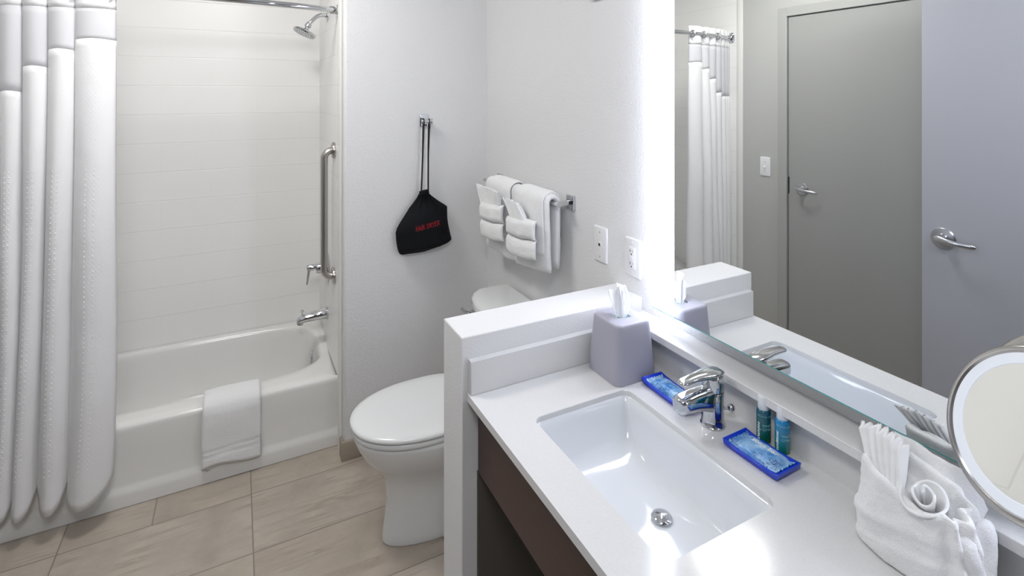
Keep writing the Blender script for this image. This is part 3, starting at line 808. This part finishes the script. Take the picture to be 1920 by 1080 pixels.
# ------------------------------------------------------------------ tissue box
def tissue_box():
    cx, cy = .954, 1.174
    root = empty('tissue_box_cover', (cx, cy, ZC), 'grey tapered square tissue box cover in the corner of the countertop', 'tissue box')
    def sq(h, z, r): return [(x, y, z) for x, y in rrect(h, h, r, 8, cx, cy)]
    rings = []
    Z = ZC
    for t in (0, .015, .05, .15, .3, .45, .6, .75, .88):
        h = .0700 - .0105 * t ** 1.25; rings.append(sq(h, Z + .155 * t + .0003, .022))
    rings += [sq(.0600, Z + .146, .021), sq(.0588, Z + .1515, .020), sq(.0562, Z + .1545, .018), sq(.053, Z + .1553, .016)]
    # top with the oval opening
    hole = []
    base = rings[-1]
    def hl(k_, z): 
        out = []
        for (x, y, _) in base:
            a = math.atan2(y - cy, x - cx); out.append((cx + .024 * k_ * cos(a), cy + .024 * k_ * sin(a), z))
        return out
    rings += [hl(1.25, Z + .1554), hl(1.05, Z + .1552), hl(1.0, Z + .154), hl(1.0, Z + .149)]
    MB().loft(rings, True, False).build('cover', M['greyplastic'], root, angle=60)
    MB().lathe([(.0001, 0), (.0245, 0)], (cx, cy, Z + .1495), 'z', 32, False, False).build('carton_top', M['carton'], root)
    # the tissue pulled up
    def fn(u, v):
        wdt = lerp(.014, .025, sm(0, .35, v)) * (1 - .12 * sm(.7, 1, v))
        a = (u - .5) * 2
        x = cx - .001 + wdt * a * .75 + .004 * sin(v * 4)
        y = cy + wdt * a * -.72 + (.008 * sin(a * 7 + v * 2) + .005 * cos(a * 13)) * (.35 + v)
        z = Z + .147 + .094 * v * (1 - .16 * abs(a) ** 2 * v) + .008 * a * v
        return (x, y, z)
    t = MB().grid(fn, 40, 24)
    def fn2(u, v):
        a = (u - .5) * 2; wdt = lerp(.010, .020, sm(0, .4, v))
        return (cx + .004 + wdt * a * .5 + .003 * sin(a * 6), cy - .004 + wdt * a * .75 + .006 * sin(a * 5 + 2) * v, Z + .147 + .082 * v * (1 - .3 * a * a * v))
    t.grid(fn2, 30, 18)
    o = t.build('tissue', M['tissue'], None, angle=180); tag(o, 'white paper tissue sticking up out of the grey tissue box', 'tissue')
tissue_box()

# ------------------------------------------------------------------ soap dishes with wrapped soaps
def dish(cx, cy, L, W, rot, lab, slab, name2='wrapped_soap', soff=0, words=True):
    root = empty('soap_dish', (cx, cy, ZC), lab, 'soap dish', 'blue soap dishes beside the faucet')
    ca, sa = cos(rot), sin(rot)
    def T(x, y, z): return (cx + x * ca - y * sa, cy + x * sa + y * ca, ZC + z)
    # long axis = y; outer shell with sides, the ends sweep up
    def zt(x, y): return .0125 + .0045 * (abs(y) / (L / 2)) ** 3
    def zi(x, y): return .0055 + .0105 * (abs(y) / (L / 2 - .002)) ** 3.2
    mb = MB()
    n, m = 10, 28
    outer = []
    hx, hy = W / 2, L / 2
    def per(h1, h2, k=14):
        p = []
        for i in range(k): p.append((lerp(-h1, h1, i / k), -h2))
        for i in range(k * 2): p.append((h1, lerp(-h2, h2, i / (k * 2))))
        for i in range(k): p.append((lerp(h1, -h1, i / k), h2))
        for i in range(k * 2): p.append((-h1, lerp(h2, -h2, i / (k * 2))))
        return p
    R = []
    R.append([T(x, y, .0004 + .003 * (abs(y) / hy) ** 8) for x, y in per(hx - .004, hy - .006)])
    R.append([T(x, y, .004 + .002 * (abs(y) / hy) ** 8) for x, y in per(hx - .001, hy - .002)])
    R.append([T(x, y, zt(x, y)) for x, y in per(hx, hy)])
    R.append([T(x, y, zt(x, y) + .0004) for x, y in per(hx - .0015, hy - .0015)])
    R.append([T(x, y, zt(x, y)) for x, y in per(hx - .005, hy - .0025)])
    R.append([T(x, y, zi(x, y)) for x, y in per(hx - .010, hy - .006)])
    mb.loft(R, True, False)
    mb.grid(lambda u, v: T(lerp(-hx + .010, hx - .010, u), lerp(-hy + .006, hy - .006, v), zi(0, lerp(-hy + .006, hy - .006, v))), 8, 28)
    mb.build('dish_body', M['blue'], root, angle=50, weld=True)
    # soap in its wrapper
    s = empty(name2, (cx, cy, ZC + .006), slab, 'soap', 'wrapped soap bars')
    sl, sw = L * .435, W * .40
    def top(u, v):
        a = (u - .5) * 2; b = (v - .5) * 2
        core = max(0, 1 - abs(b / .80) ** 6) * max(0, 1 - abs(a / .97) ** 4)
        crimp = sm(.80, 1, abs(b))
        z = .0105 + .0125 * core ** .6 * (1 if core > 0 else 0) + .0012 * sin(a * 22) * crimp + .0016 * nz(a * 3, b * 5, 4 + cx * 9) + .0045 * crimp * abs(b)
        wv = 1 + .06 * crimp
        x = a * sw * wv; y = b * sl * (1.0 + .015 * sin(a * 15) * crimp)
        return x, y, z
    def ft(u, v):
        x, y, z = top(u, v); return T(x + soff, y, z)
    def fb(u, v):
        x, y, z = top(u, v); b = (v - .5) * 2; a = (u - .5) * 2
        zz = min(z - .0006, .0100 + .004 * sm(.80, 1, abs(b)))
        return T(x + soff, y, zz)
    mb = MB().grid(ft, 30, 48); mb.grid(fb, 30, 48)
    so = mb.build('wrapper', M['wrapper'], s, angle=180)
    if words:
        def put(txt, size, xo, yo, mat, nm):
            v, f = text_mesh(txt, size, 'CENTER', .0003)
            vv = []
            for (a, b, c) in v:
                yy = -a + yo; xx = b + xo
                _, _, z = top(max(0, min(1, xx / sw / 2 + .5)), max(0, min(1, yy / sl / 2 + .5)))
                vv.append(T(xx + soff, yy, z + .0006 + c))
            MB().add(vv, f).build(nm, mat, so, smooth=False)
        put('soap bar', .0175, .004, -.004, M['print'], 'lettering')
dish(.988, .755, .132, .076, radians(1), 'blue soap dish in front of the two small bottles', 'pale blue wrapped soap bar in the dish before the two bottles')
dish(.990, 1.015, .160, .068, radians(-2), 'blue soap dish between the tissue box and the faucet', 'pale blue wrapped soap bar in the dish beside the tissue box', words=False)

# ------------------------------------------------------------------ small bottles
def bottle(cx, cy, mat, word, lab, clearfoot):
    root = empty('toiletry_bottle', (cx, cy, ZC), lab, 'bottle', 'small toiletry bottles')
    r = .0150; H = .076
    z0 = ZC
    MB().lathe([(.0001, .0003), (r - .002, .0003), (r, .002), (r, .007)], (cx, cy, z0), 'z', 36, True, False).build('bottle_foot', M['clear'] if clearfoot else M['cap'], root)
    MB().lathe([(r, .007), (r, H - .005), (r - .0012, H - .001), (r - .004, H + .001), (.0001, H + .001)], (cx, cy, z0), 'z', 40, False, True).build('bottle_body', mat, root)
    MB().lathe([(.0001, H), (.0112, H), (.0118, H + .001), (.0118, H + .026), (.0108, H + .0285), (.0001, H + .0288)], (cx, cy, z0), 'z', 36).build('bottle_cap', M['cap'], root)
    az0 = math.atan2(-cy, -cx) + radians(4)
    def wrap(v, f, nm, m, a0, zc, vert=False):
        vv = []
        for (a, b, c) in v:
            if vert: a, b = -b, a
            th = a0 + a / r; rr = r + .00025 + c
            vv.append((cx + rr * cos(th), cy + rr * sin(th), z0 + zc + b))
        MB().add(vv, f).build(nm, m, root, smooth=False)
    v, f = text_mesh(word, .0105 if len(word) < 9 else .0090, 'LEFT', .0002, .0001); wrap(v, f, 'name_print', M['print'], az0 - .62, .012, True)
    for k, t in enumerate(('WHITE', 'CITRUS')):
        v, f = text_mesh(t, .0075, 'LEFT', 0, .0001); wrap(v, f, 'scent_print', M['paleprint'], az0 - .22, .043 - k * .0082)
    v, f = text_mesh('bath & body works', .0042, 'CENTER', 0, .0001); wrap(v, f, 'maker_print', M['paleprint'], az0 + .1, .064)
bottle(1.037, .785, M['shampoo'], 'shampoo', 'small dark green shampoo bottle with white cap, the one nearer the faucet', True)
bottle(1.041, .742, M['conditioner'], 'conditioner', 'small bottle of blue and green with white cap, the one nearer the rolled towels', False)

# ------------------------------------------------------------------ plates on the walls
def plate(name, lab, cat, x, y, z, sx, hw=.037, hh=.061):
    root = empty(name, (x, y, z), lab, cat)
    p = rrect(hw, hh, .005, 4)
    MB().loft([[(x + sx * h, y + a * k, z + b * k) for a, b in p] for h, k in ((.0002, 1), (.003, 1), (.0055, .975), (.0065, .93))]).build('cover_plate', M['plastic'], root, angle=50)
    return root
py, pz = 1.480, 1.100
r = plate('phone_jack', 'white phone jack plate on the wall between towel bar and outlet', 'phone jack', XW, py, pz, -1)
MB().lathe([(.0001, 0), (.009, 0), (.009, .002), (.0001, .002)], (XW - .0065, py, pz), (-1, 0, 0), 24).build('jack_ring', M['plastic'], r)
MB().box(XW - .0088, XW - .0084, py - .005, py + .005, pz - .005, pz + .004).build('jack_socket', M['black'], r)
for s in (-1, 1):
    MB().lathe([(.0001, 0), (.0035, 0), (.003, .0012), (.0001, .0014)], (XW - .0065, py, pz + s * .042), (-1, 0, 0), 14).build('screw', M['satin'], r)
gy, gz = 1.312, 1.100
r = plate('wall_outlet', 'white double wall outlet beside the lit edge of the mirror', 'outlet', XW, gy, gz, -1)
q = rrect(.0168, .0335, .003, 3)
fc = MB().loft([[(XW - h, gy + a * k, gz + b * k) for a, b in q] for h, k in ((.006, 1), (.0085, 1), (.009, .97))]).build('receptacle', M['plastic'], r, angle=40)
for s in (-1, 1):
    sl = MB()
    c = gz + s * .0195
    sl.box(XW - .0093, XW - .0090, gy + .0045, gy + .0062, c - .0025, c + .006); sl.box(XW - .0093, XW - .0090, gy + .0062, gy + .0085, c + .001, c + .0026)
    sl.box(XW - .0093, XW - .0090, gy - .0062, gy - .0048, c - .002, c + .0055)
    sl.lathe([(.0001, 0), (.0026, 0), (.0026, .0003), (.0001, .0003)], (XW - .009, gy, c - .0085), (-1, 0, 0), 12)
    sl.build('socket_slots', M['black'], r, smooth=False)
for s in (-1, 1):
    MB().box(XW - .0105, XW - .009, gy + (.001 if s < 0 else -.0075), gy + (.0075 if s < 0 else -.001), gz - .006, gz + .006).build('test_button', M['plastic'], r, bevel=.0008, seg=2)
    MB().lathe([(.0001, 0), (.0035, 0), (.003, .0012), (.0001, .0014)], (XW - .0065, gy, gz + s * .047), (-1, 0, 0), 14).build('screw', M['plastic'], r)
sy, sz = 2.262, 1.155
r = plate('light_switch', 'white light switch plate beside the closed door, seen in the mirror', 'light switch', XL, sy, sz, 1)
MB().box(XL + .0065, XL + .0075, sy - .006, sy + .006, sz - .013, sz + .013).build('switch_slot', M['plastic'], r)
MB().loft([[(XL + .007, sy + a, sz + b) for a, b in ((-.004, -.006), (.004, -.006), (.004, .006), (-.004, .006))], [(XL + .016, sy + a, sz + b) for a, b in ((-.0035, -.009), (.0035, -.009), (.0035, -.002), (-.0035, -.002))]]).build('toggle', M['plastic'], r, bevel=.0008, seg=2)
for s in (-1, 1):
    MB().lathe([(.0001, 0), (.0035, 0), (.003, .0012), (.0001, .0014)], (XL + .0065, sy, sz + s * .03), (1, 0, 0), 14).build('screw', M['satin'], r)
r = MB().box(XW - .022, XW, 1.467, 1.527, 1.948, 2.06).build('wall_box', M['plastic'], None, bevel=.006)
tag(r, 'small white box high on the wall left of the mirror, cut by the photo top', 'wall box')

# ------------------------------------------------------------------ hook and hair dryer bag
def serif_text(s, size):
    # thin roman capitals out of flat strokes with serifs; returns verts, faces in a local x,y plane, total width
    G = {'H': ([((.12, 0), (.12, 1)), ((.62, 0), (.62, 1)), ((.12, .5), (.62, .5))], [(.12, 0), (.12, 1), (.62, 0), (.62, 1)], .78),
         'A': ([((.05, 0), (.36, 1)), ((.36, 1), (.67, 0)), ((.16, .36), (.56, .36))], [(.05, 0), (.67, 0)], .76),
         'I': ([((.15, 0), (.15, 1))], [(.15, 0), (.15, 1)], .34),
         'R': ([((.12, 0), (.12, 1)), ((.12, 1), (.45, .97)), ((.45, .97), (.58, .76)), ((.58, .76), (.45, .53)), ((.45, .53), (.12, .5)), ((.35, .5), (.66, 0))], [(.12, 0), (.12, 1), (.66, 0)], .76),
         'D': ([((.12, 0), (.12, 1)), ((.12, 1), (.45, .95)), ((.45, .95), (.65, .7)), ((.65, .7), (.65, .3)), ((.65, .3), (.45, .05)), ((.45, .05), (.12, 0))], [(.12, 0), (.12, 1)], .80),
         'Y': ([((.08, 1), (.36, .48)), ((.64, 1), (.36, .48)), ((.36, .48), (.36, 0))], [(.08, 1), (.64, 1), (.36, 0)], .74),
         'E': ([((.12, 0), (.12, 1)), ((.12, 1), (.58, 1)), ((.12, .52), (.48, .52)), ((.12, 0), (.60, 0)), ((.58, 1), (.58, .85)), ((.60, 0), (.60, .16))], [(.12, 0), (.12, 1)], .70),
         ' ': ([], [], .45)}
    v = []; f = []; x = 0
    def seg(a, b, w_):
        a = Vector((a[0], a[1])); b = Vector((b[0], b[1])); d = (b - a); l = d.length; d /= l; n = Vector((-d.y, d.x)) * w_ / 2
        k = 3; base = len(v)
        for i in range(k + 1):
            p = a + d * l * i / k; v.append((p + n).to_tuple()); v.append((p - n).to_tuple())
        for i in range(k): f.append((base + 2 * i, base + 2 * i + 1, base + 2 * i + 3, base + 2 * i + 2))
    for ch in s:
        st, se, adv = G[ch]
        for a, b in st: seg((x + a[0], a[1]), (x + b[0], b[1]), .068)
        for p in se: seg((x + p[0] - .11, p[1]), (x + p[0] + .11, p[1]), .06)
        x += adv
    return [(a * size, b * size) for a, b in v], f, x * size
def bag():
    hk = empty('robe_hook', (.785, YB, 1.50), 'small chrome wall hook holding the black drawstring bag', 'hook')
    MB().box(.764, .806, YB - .006, YB, 1.466, 1.524).build('hook_plate', M['chrome'], hk, bevel=.002, seg=2)
    pg = MB().box(.772, .798, YB - .035, YB - .005, 1.480, 1.506)
    pg.tube([(.765, YB - .034, 1.492), (.812, YB - .034, 1.492)], .0085, 20)
    pg.lathe([(.0001, 0), (.011, 0), (.012, .003), (.011, .007), (.0001, .007)], (.808, YB - .034, 1.492), (1, 0, 0), 24)
    pg.lathe([(.0001, 0), (.009, 0), (.009, .003), (.0001, .003)], (.766, YB - .034, 1.492), (-1, 0, 0), 24)
    pg.build('hook_peg', M['chrome'], hk, bevel=.001, seg=2)
    YC = YB - .034
    root = empty('hair_dryer_bag', (.77, YC, .89), 'black drawstring bag with red lettering hanging from the chrome hook', 'bag')
    # outline in the wall plane: rows of (z, xl, xr)
    rows = [(1.162, .758, .788), (1.155, .749, .797), (1.140, .741, .812), (1.115, .722, .844), (1.092, .702, .878), (1.083, .697, .889), (1.06, .681, .889), (1.03, .660, .890), (1.005, .645, .893), (.985, .640, .897), (.955, .642, .904), (.925, .646, .912), (.915, .648, .900), (.900, .652, .862), (.888, .658, .812), (.882, .668, .775)]
    tl = [(-z, a) for z, a, b in rows]; tr = [(-z, b) for z, a, b in rows]
    ztop, zbot = rows[0][0], rows[-1][0]
    def fn(u, v, s):
        z = lerp(ztop, zbot, v); xl = ip(tl, -z); xr = ip(tr, -z)
        a = (u - .5) * 2; x = lerp(xl, xr, u)
        # sloping hem: lower the left, raise the right
        prof = (1 - abs(a) ** 2.6) ** .6 * (1 - sm(.86, 1, v) ** 2 * .95) 
        th = lerp(.010, .042, sm(0, .55, v)) * prof
        pl = .0045 * sin(a * 17 + 1) * (1 - sm(0, .45, v)) + .006 * nz(x * 16, z * 13, 1.2 + s) * sm(.05, .4, v)
        if s > 0: y = YC + min(th * .75, .031 - .0)
        else: y = YC - th + pl * (1 - abs(a) ** 6)
        return (x, y, z)
    mb = MB(); mb.grid(lambda u, v: fn(u, v, -1), 60, 60); mb.grid(lambda u, v: fn(u, v, 1), 60, 60)
    b = mb.build('pouch', M['nylon'], root, angle=180, weld=True)
    # gathered mouth above the string channel
    mo = MB()
    mo.loft([[(.773 + (.020 + e + .0025 * sin(k * pi / 4 * 2.5)) * cos(2 * pi * k / 40), YC - .004 + (.010 + e * .4) * sin(2 * pi * k / 40), 1.156 + h + .004 * (cos(2 * pi * k / 40))) for k in range(40)] for h, e in ((-.008, .0), (0, .004), (.006, -.001), (.013, .003))], True, True)
    mo.build('gathered_mouth', M['nylon'], root, angle=180)
    def cord(x0, x1, dx):
        pts = [(x0, YC - .008, 1.160), (lerp(x0, x1, .5) + dx, YC - .004, 1.33), (x1, YC - .010, 1.488), (x1, YC - .004, 1.5025), (x1, YC + .006, 1.503), (x1 + .001, YC + .011, 1.49), (lerp(x0, x1, .5) + dx + .001, YC + .006, 1.33), (x0 + .002, YC + .004, 1.165)]
        return MB().tube(pts, .0028, 8)
    cord(.760, .772, .002).build('drawstring', M['blackcord'], root)
    cord(.793, .799, -.001).build('drawstring', M['blackcord'], root)
    MB().loft([[(.790, YC - .012, 1.474), (.802, YC - .012, 1.472), (.801, YC - .012, 1.455)], [(.790, YC - .010, 1.474), (.802, YC - .010, 1.472), (.801, YC - .010, 1.455)]]).build('string_end', M['blackcord'], root, smooth=False)
    v, f, wd = serif_text('HAIR DRYER', .020)
    sx = .117 / wd
    vv = []
    for (a, c) in v:
        x = .722 + a * sx; z = .994 + c + .016 * (a / wd) ** 1.5
        vt = (z - ztop) / (zbot - ztop); xl = ip(tl, -z); xr = ip(tr, -z)
        y = fn((x - xl) / (xr - xl), vt, -1)[1]
        vv.append((x, y - .0012, z))
    MB().add(vv, f).build('lettering', M['redthread'], b, smooth=False, solid=.0008)
bag()

# ------------------------------------------------------------------ towel bar and towels
BX, BZ = 1.043, 1.212
def towel_bar():
    root = empty('towel_bar', (XW, 1.97, BZ), 'chrome towel bar on the wall above the toilet tank', 'towel bar')
    for y in (1.662, 2.262):
        mb = MB().box(XW - .010, XW, y - .024, y + .024, BZ - .027, BZ + .027)
        mb.box(BX - .006, XW - .008, y - .0085, y + .0085, BZ - .0085, BZ + .0085)
        mb.build('bar_post', M['chrome'], root, bevel=.002, seg=2)
    MB().tube([(BX, 1.635, BZ), (BX, 2.29, BZ)], .0085, 20).build('bar', M['chrome'], root)
towel_bar()

def drape(name, y0, y1, r0, th, zf, zb, lab, seed, cat='towel', group=None, endp=8, wav=.004, skew=0, zfr=None):
    # closed section swept along the bar; r0 = radius of the centre line around the bar
    nseg = 16; sec = []
    cl = []
    for i in range(9): cl.append((BX + r0, lerp(zb, BZ, i / 8), 'b'))
    for i in range(1, nseg): a = pi * i / nseg; cl.append((BX + r0 * cos(a), BZ + r0 * sin(a), 't'))
    for i in range(19): cl.append((BX - r0, lerp(BZ, zf, i / 18), 'f'))
    n = len(cl); m = 52; rings = []
    for i in range(m + 1):
        u = i / m; y = lerp(y0, y1, u); q = abs(2 * u - 1)
        e = sqrt(max(0, 1 - q ** endp)); e = .12 + .88 * e
        A = []; B = []
        for j, (x, z, s) in enumerate(cl):
            p = cl[max(0, j - 1)]; q2 = cl[min(n - 1, j + 1)]
            tx, tz = q2[0] - p[0], q2[1] - p[1]; l = math.hypot(tx, tz); nx, nz_ = -tz / l, tx / l
            # outward = away from the bar
            if (x - BX) * nx + (z - BZ) * nz_ < 0 and s == 't': nx, nz_ = -nx, -nz_
            if s == 'b': nx, nz_ = 1, 0
            if s == 'f': nx, nz_ = -1, 0
            drop = max(0, BZ - z)
            t_ = th * e * (1 + .25 * sm(.05, .25, drop))
            if j == 0 or j == n - 1: t_ *= .55
            wv = wav * nz(y * 9 + seed, z * 6, seed) * (1 + 3 * drop) + .0016 * nz(y * 40, z * 40, seed + 5)
            yy = y + .010 * nz(z * 7, seed, j * .0) * drop * 4 + skew * drop
            zz = z
            if s == 'f' and zfr is not None:
                zz = BZ - (BZ - z) * lerp(1, (BZ - zfr) / (BZ - zf), u)
            ex = .012 * (q ** 6) * (1 if s == 'f' else 0) * drop * 3
            o_ = max(.0005, t_ / 2)
            A.append((x + nx * (o_ + wv) + ex, yy, zz + nz_ * (o_ + wv)))
            B.append((x - nx * o_ * .9 + ex, yy, zz - nz_ * o_ * .9))
        rings.append(A + B[::-1])
    o = MB().loft(rings).build(name, M['terry'], None, angle=180)
    tag(o, lab, cat, group)
    return o
drape('bath_towel', 1.945, 2.225, .020, .022, .925, .96, 'white bath towel folded over the far half of the towel bar', 3, group='bath towels on the towel bar', zfr=.925)
drape('bath_towel', 1.672, 1.938, .022, .026, .955, .965, 'white bath towel folded over the near half of the towel bar', 8, group='bath towels on the towel bar', zfr=.925)

def pocket_towel(y0, y1, z0, z1, lab, seed):
    w_ = y1 - y0; X0 = BX - .046
    o = drape('hand_towel', y0 + .008, y1 - .008, .038, .012, z0 + .02, 1.10, lab, seed, 'hand towel', 'hand towels on the towel bar', 6, .0015)
    # plump folded pocket in front of it, two rolls either side of the woven border
    mid = lerp(z0, z1, .50); N = 48; K = 60; rings = []
    for i in range(K + 1):
        t = i / K; z = lerp(z0, z1, t)
        low = max(0, min(1, (mid - z) / (mid - z0))); up = max(0, min(1, (z - mid) / (z1 - mid)))
        prof = (max(0, 1 - abs(2 * low - 1) ** 3.2)) ** .5 if z < mid else (max(0, 1 - abs(2 * up - 1) ** 3.2)) ** .5
        th = .010 + .024 * prof + (.004 * sm(mid, mid + .02, z))
        if i in (0, K): th = .006
        hw = w_ / 2 * (.955 + .03 * prof + .015 * sin(t * 9 + seed))
        r_ = []
        for k in range(N):
            a = 2 * pi * k / N; c_, s_ = cos(a), sin(a)
            x = math.copysign(abs(c_) ** (2 / 2.3), c_); y = math.copysign(abs(s_) ** (2 / 2.9), s_)
            wob = .0055 * nz(y * 2.2, z * 26, seed) + .001 * nz(y * 9, z * 90, seed)
            sag = -.006 * (1 - y * y) * (1 - t) - .010 * y
            r_.append((X0 - .014 - th / 2 + x * (th / 2 + wob), (y0 + y1) / 2 + y * hw, z + sag + .003 * nz(y * 3, t * 3, seed + 2)))
        rings.append(r_)
    MB().loft(rings).build('folded_pocket', M['terry'], o, angle=180)
    return o, X0 - .016
def fan(name, yc, x, z0, h, wb, wt, pleats, lab, seed, lean=0, group='fanned washcloths in the hand towels', amp=.007):
    def fn(u, v):
        a = (u - .5) * 2
        wv = lerp(wb, wt, v ** .8)
        tri = abs(((u * pleats) % 1) * 2 - 1) * 2 - 1
        y = yc + a * wv + lean * v + .003 * nz(a * 3, v * 3, seed)
        xx = x - amp * 1.5 * tri * (.5 + .7 * v) + .004 * nz(a * 4, v * 2, seed) - .006 * v
        z = z0 + h * v * (1 - .05 * a * a) + .011 * tri * v + .007 * nz(u * 9, 2, seed) * v
        return (xx, y, z)
    o = MB().grid(fn, pleats * 8, 16).build(name, M['cotton'], None, angle=180, solid=.0035)
    tag(o, lab, 'washcloth', group)
    return o
h1, x1 = pocket_towel(1.945, 2.165, 1.000, 1.148, 'white folded hand towel on the far end of the towel bar', 2)
fan('washcloth', 2.075, x1 - .010, 1.125, .085, .088, .112, 11, 'white fanned washcloth tucked in the far hand towel', 1)
h2, x2 = pocket_towel(1.680, 1.905, .995, 1.140, 'white folded hand towel on the near part of the towel bar', 5)
fan('washcloth', 1.79, x2 - .012, 1.112, .085, .060, .058, 8, 'white fanned washcloth tucked in the near hand towel', 4, lean=.055, amp=.010)

# ------------------------------------------------------------------ towel pouch on the countertop
def pouch():
    cx, cy = .990, .468; hx, hy = .040, .080
    Z = ZC; N = 112
    def rim(c_, s_):
        f = max(0, -c_); b = max(0, c_)
        z = .124 + .012 * max(0, s_) - .008 * max(0, -s_) + .026 * b
        z -= .012 * math.exp(-((s_ + .15) / .4) ** 2) * f
        return z + .0025 * sin(math.atan2(s_, c_) * 7)
    def P(a, t, g=0):
        c_, s_ = cos(a), sin(a)
        zt = rim(c_, s_); z = zt * t; p = 2.7
        ex = math.copysign(abs(c_) ** (2 / p), c_); ey = math.copysign(abs(s_) ** (2 / p), s_)
        r_ = 1.0 + .07 * sin(pi * min(1, z / .11)) - .03 * (z / .13) - .05 * math.exp(-((z - .085) / .02) ** 2) * max(0, s_)
        front = sm(.35, -.1, c_) if False else (1 - sm(-.1, .35, c_))
        y = ey * hy
        def step(d, w_): return 1 / (1 + math.exp(max(-30, min(30, -d / w_))))
        # the front flap wraps obliquely over the layers below
        fold = .0045 * (1 - step(z - .030 + .30 * (y - .03), .0018)) * front
        fold += .004 * step(z - .066 + .22 * y, .003) * front * 0 + .0035 * math.exp(-((z - .072 + .25 * y) / .010) ** 2) * front
        roll = .0075 * sin(math.atan2(s_, c_) * 11 + z * 8) * sm(.45, .95, -s_)
        wob = .0045 * nz(ex * 1.5, ey * 3.2, z * 17 + 3) + .0016 * nz(ex * 9, ey * 14, z * 90)
        k = g + fold + roll + wob
        return [cx + ex * hx * r_ + c_ * k, cy + ey * hy * r_ + s_ * k, Z + .0008 + z]
    rings = []; K = 44
    for j in range(K + 1):
        t = j / K; g = -.006 * (1 - min(1, t / .06)) ** 2
        rings.append([P(2 * pi * k / N, t, g) for k in range(N)])
    for dz, g in ((.004, -.0012), (.0070, -.0045), (.0070, -.009), (.0035, -.0125), (-.006, -.0145), (-.020, -.016), (-.024, -.024)):
        ring = []
        for k in range(N):
            q = P(2 * pi * k / N, 1, g); q[2] += dz; ring.append(q)
        rings.append(ring)
    for r_ in rings:
        for q in r_:
            if q[2] < ZL1 + .002 and q[0] > XF - .001: q[0] = XF - .001
            elif q[0] > XG - .012: q[0] = XG - .012
    o = MB().loft(rings, True, True).build('rolled_towel', M['terry'], None, angle=180)
    tag(o, 'white terry towel folded into a pouch on the countertop below the makeup mirror', 'towel')
    # the towel's back layer standing against the ledge and mirror, and its loose rolled end
    def bk(u, v):
        y = lerp(.525, .395, u)
        top = .172 - .012 * u - .05 * sm(.82, 1, u) - .03 * sm(.12, 0, u) if False else .170 - .006 * u - .045 * sm(.84, 1, u)
        z = Z + lerp(.085, top, v) + .003 * nz(u * 6, v * 2, 4)
        x = min(1.012 + .032 * v + .004 * sin(u * 8), XG - .010)
        return (x, y, z)
    MB().grid(bk, 40, 20).build('towel_back', M['terry'], o, angle=180, solid=.010)
    def roll(y0, x0, r0, zt, ph, nm):
        rr = []
        for j in range(26):
            t = j / 25; z = Z + .001 + zt * t; e = sqrt(max(0, 1 - max(0, (t - .8) / .2) ** 2)) * .9 + .1
            ring = []
            for k in range(28):
                a = 2 * pi * k / 28; w_ = r0 * e * (1 + .16 * nz(cos(a) * 1.2, sin(a) * 1.2, t * 4 + ph)) + .0012 * nz(cos(a) * 6, sin(a) * 6, t * 30)
                ring.append((min(x0 + w_ * cos(a) * .95 + .006 * sin(t * 4 + ph), (XF - .002) if z < ZL1 + .003 else (XG - .008)), y0 + w_ * sin(a) * .8 + .008 * (1 - t) * -.6, z))
            rr.append(ring)
        MB().loft(rr).build(nm, M['terry'], o, angle=180)
    roll(.392, .985, .019, .105, 1, 'towel_roll'); roll(.386, 1.012, .018, .120, 4, 'towel_roll')
    # fanned washcloth (left) and rolled rosette (right)
    def fn(u, v):
        a = (u - .5) * 2; ph = u * 6.0; tri = (abs((ph % 1) * 2 - 1) * 2 - 1); tri = math.copysign(abs(tri) ** .8, tri)
        wv = lerp(.020, .037, v ** .8)
        y = .495 + .029 * v + a * -wv
        x = .966 + .042 * v + .010 * tri * (.55 + .45 * v) + .003 * nz(u * 5, v * 3, 3) - .006 * a * a
        z = Z + .100 + .083 * v ** .9 * (1 - .10 * a * a) + .004 * tri * v + .006 * nz(u * 13, 1, 1) * v
        return (x, y, z)
    c = MB().grid(fn, 96, 28).build('washcloth', M['cotton'], None, angle=180, solid=.006)
    tag(c, 'white washcloth pleated into a fan in the left of the towel pouch', 'washcloth', 'washcloths in the towel pouch')
    ax = Vector((-.42, -.12, .9)).normalized(); b1 = Vector((0, 1, 0)).cross(ax).normalized(); b2 = ax.cross(b1)
    C0 = Vector((.990, .448, Z + .098))
    def ros(u, v):
        th = -u * 2 * pi * 2.1 + 2.4; r_ = (.003 + .026 * u) * (.50 + .65 * v ** 1.3)
        fl = .004 * sin(th * 1.9 + 1) * v ** 2 * (.3 + u)
        h = .050 * v * (1 - .30 * u) + .0035 * sin(th * 2.7) * v
        return tuple(C0 + b1 * (r_ + fl) * cos(th) + b2 * (r_ + fl) * sin(th) * 1.12 + ax * h)
    c = MB().grid(ros, 150, 20).build('washcloth', M['cotton'], None, angle=180, solid=.0042)
    tag(c, 'white washcloth rolled like a rose in the right of the towel pouch', 'washcloth', 'washcloths in the towel pouch')
pouch()
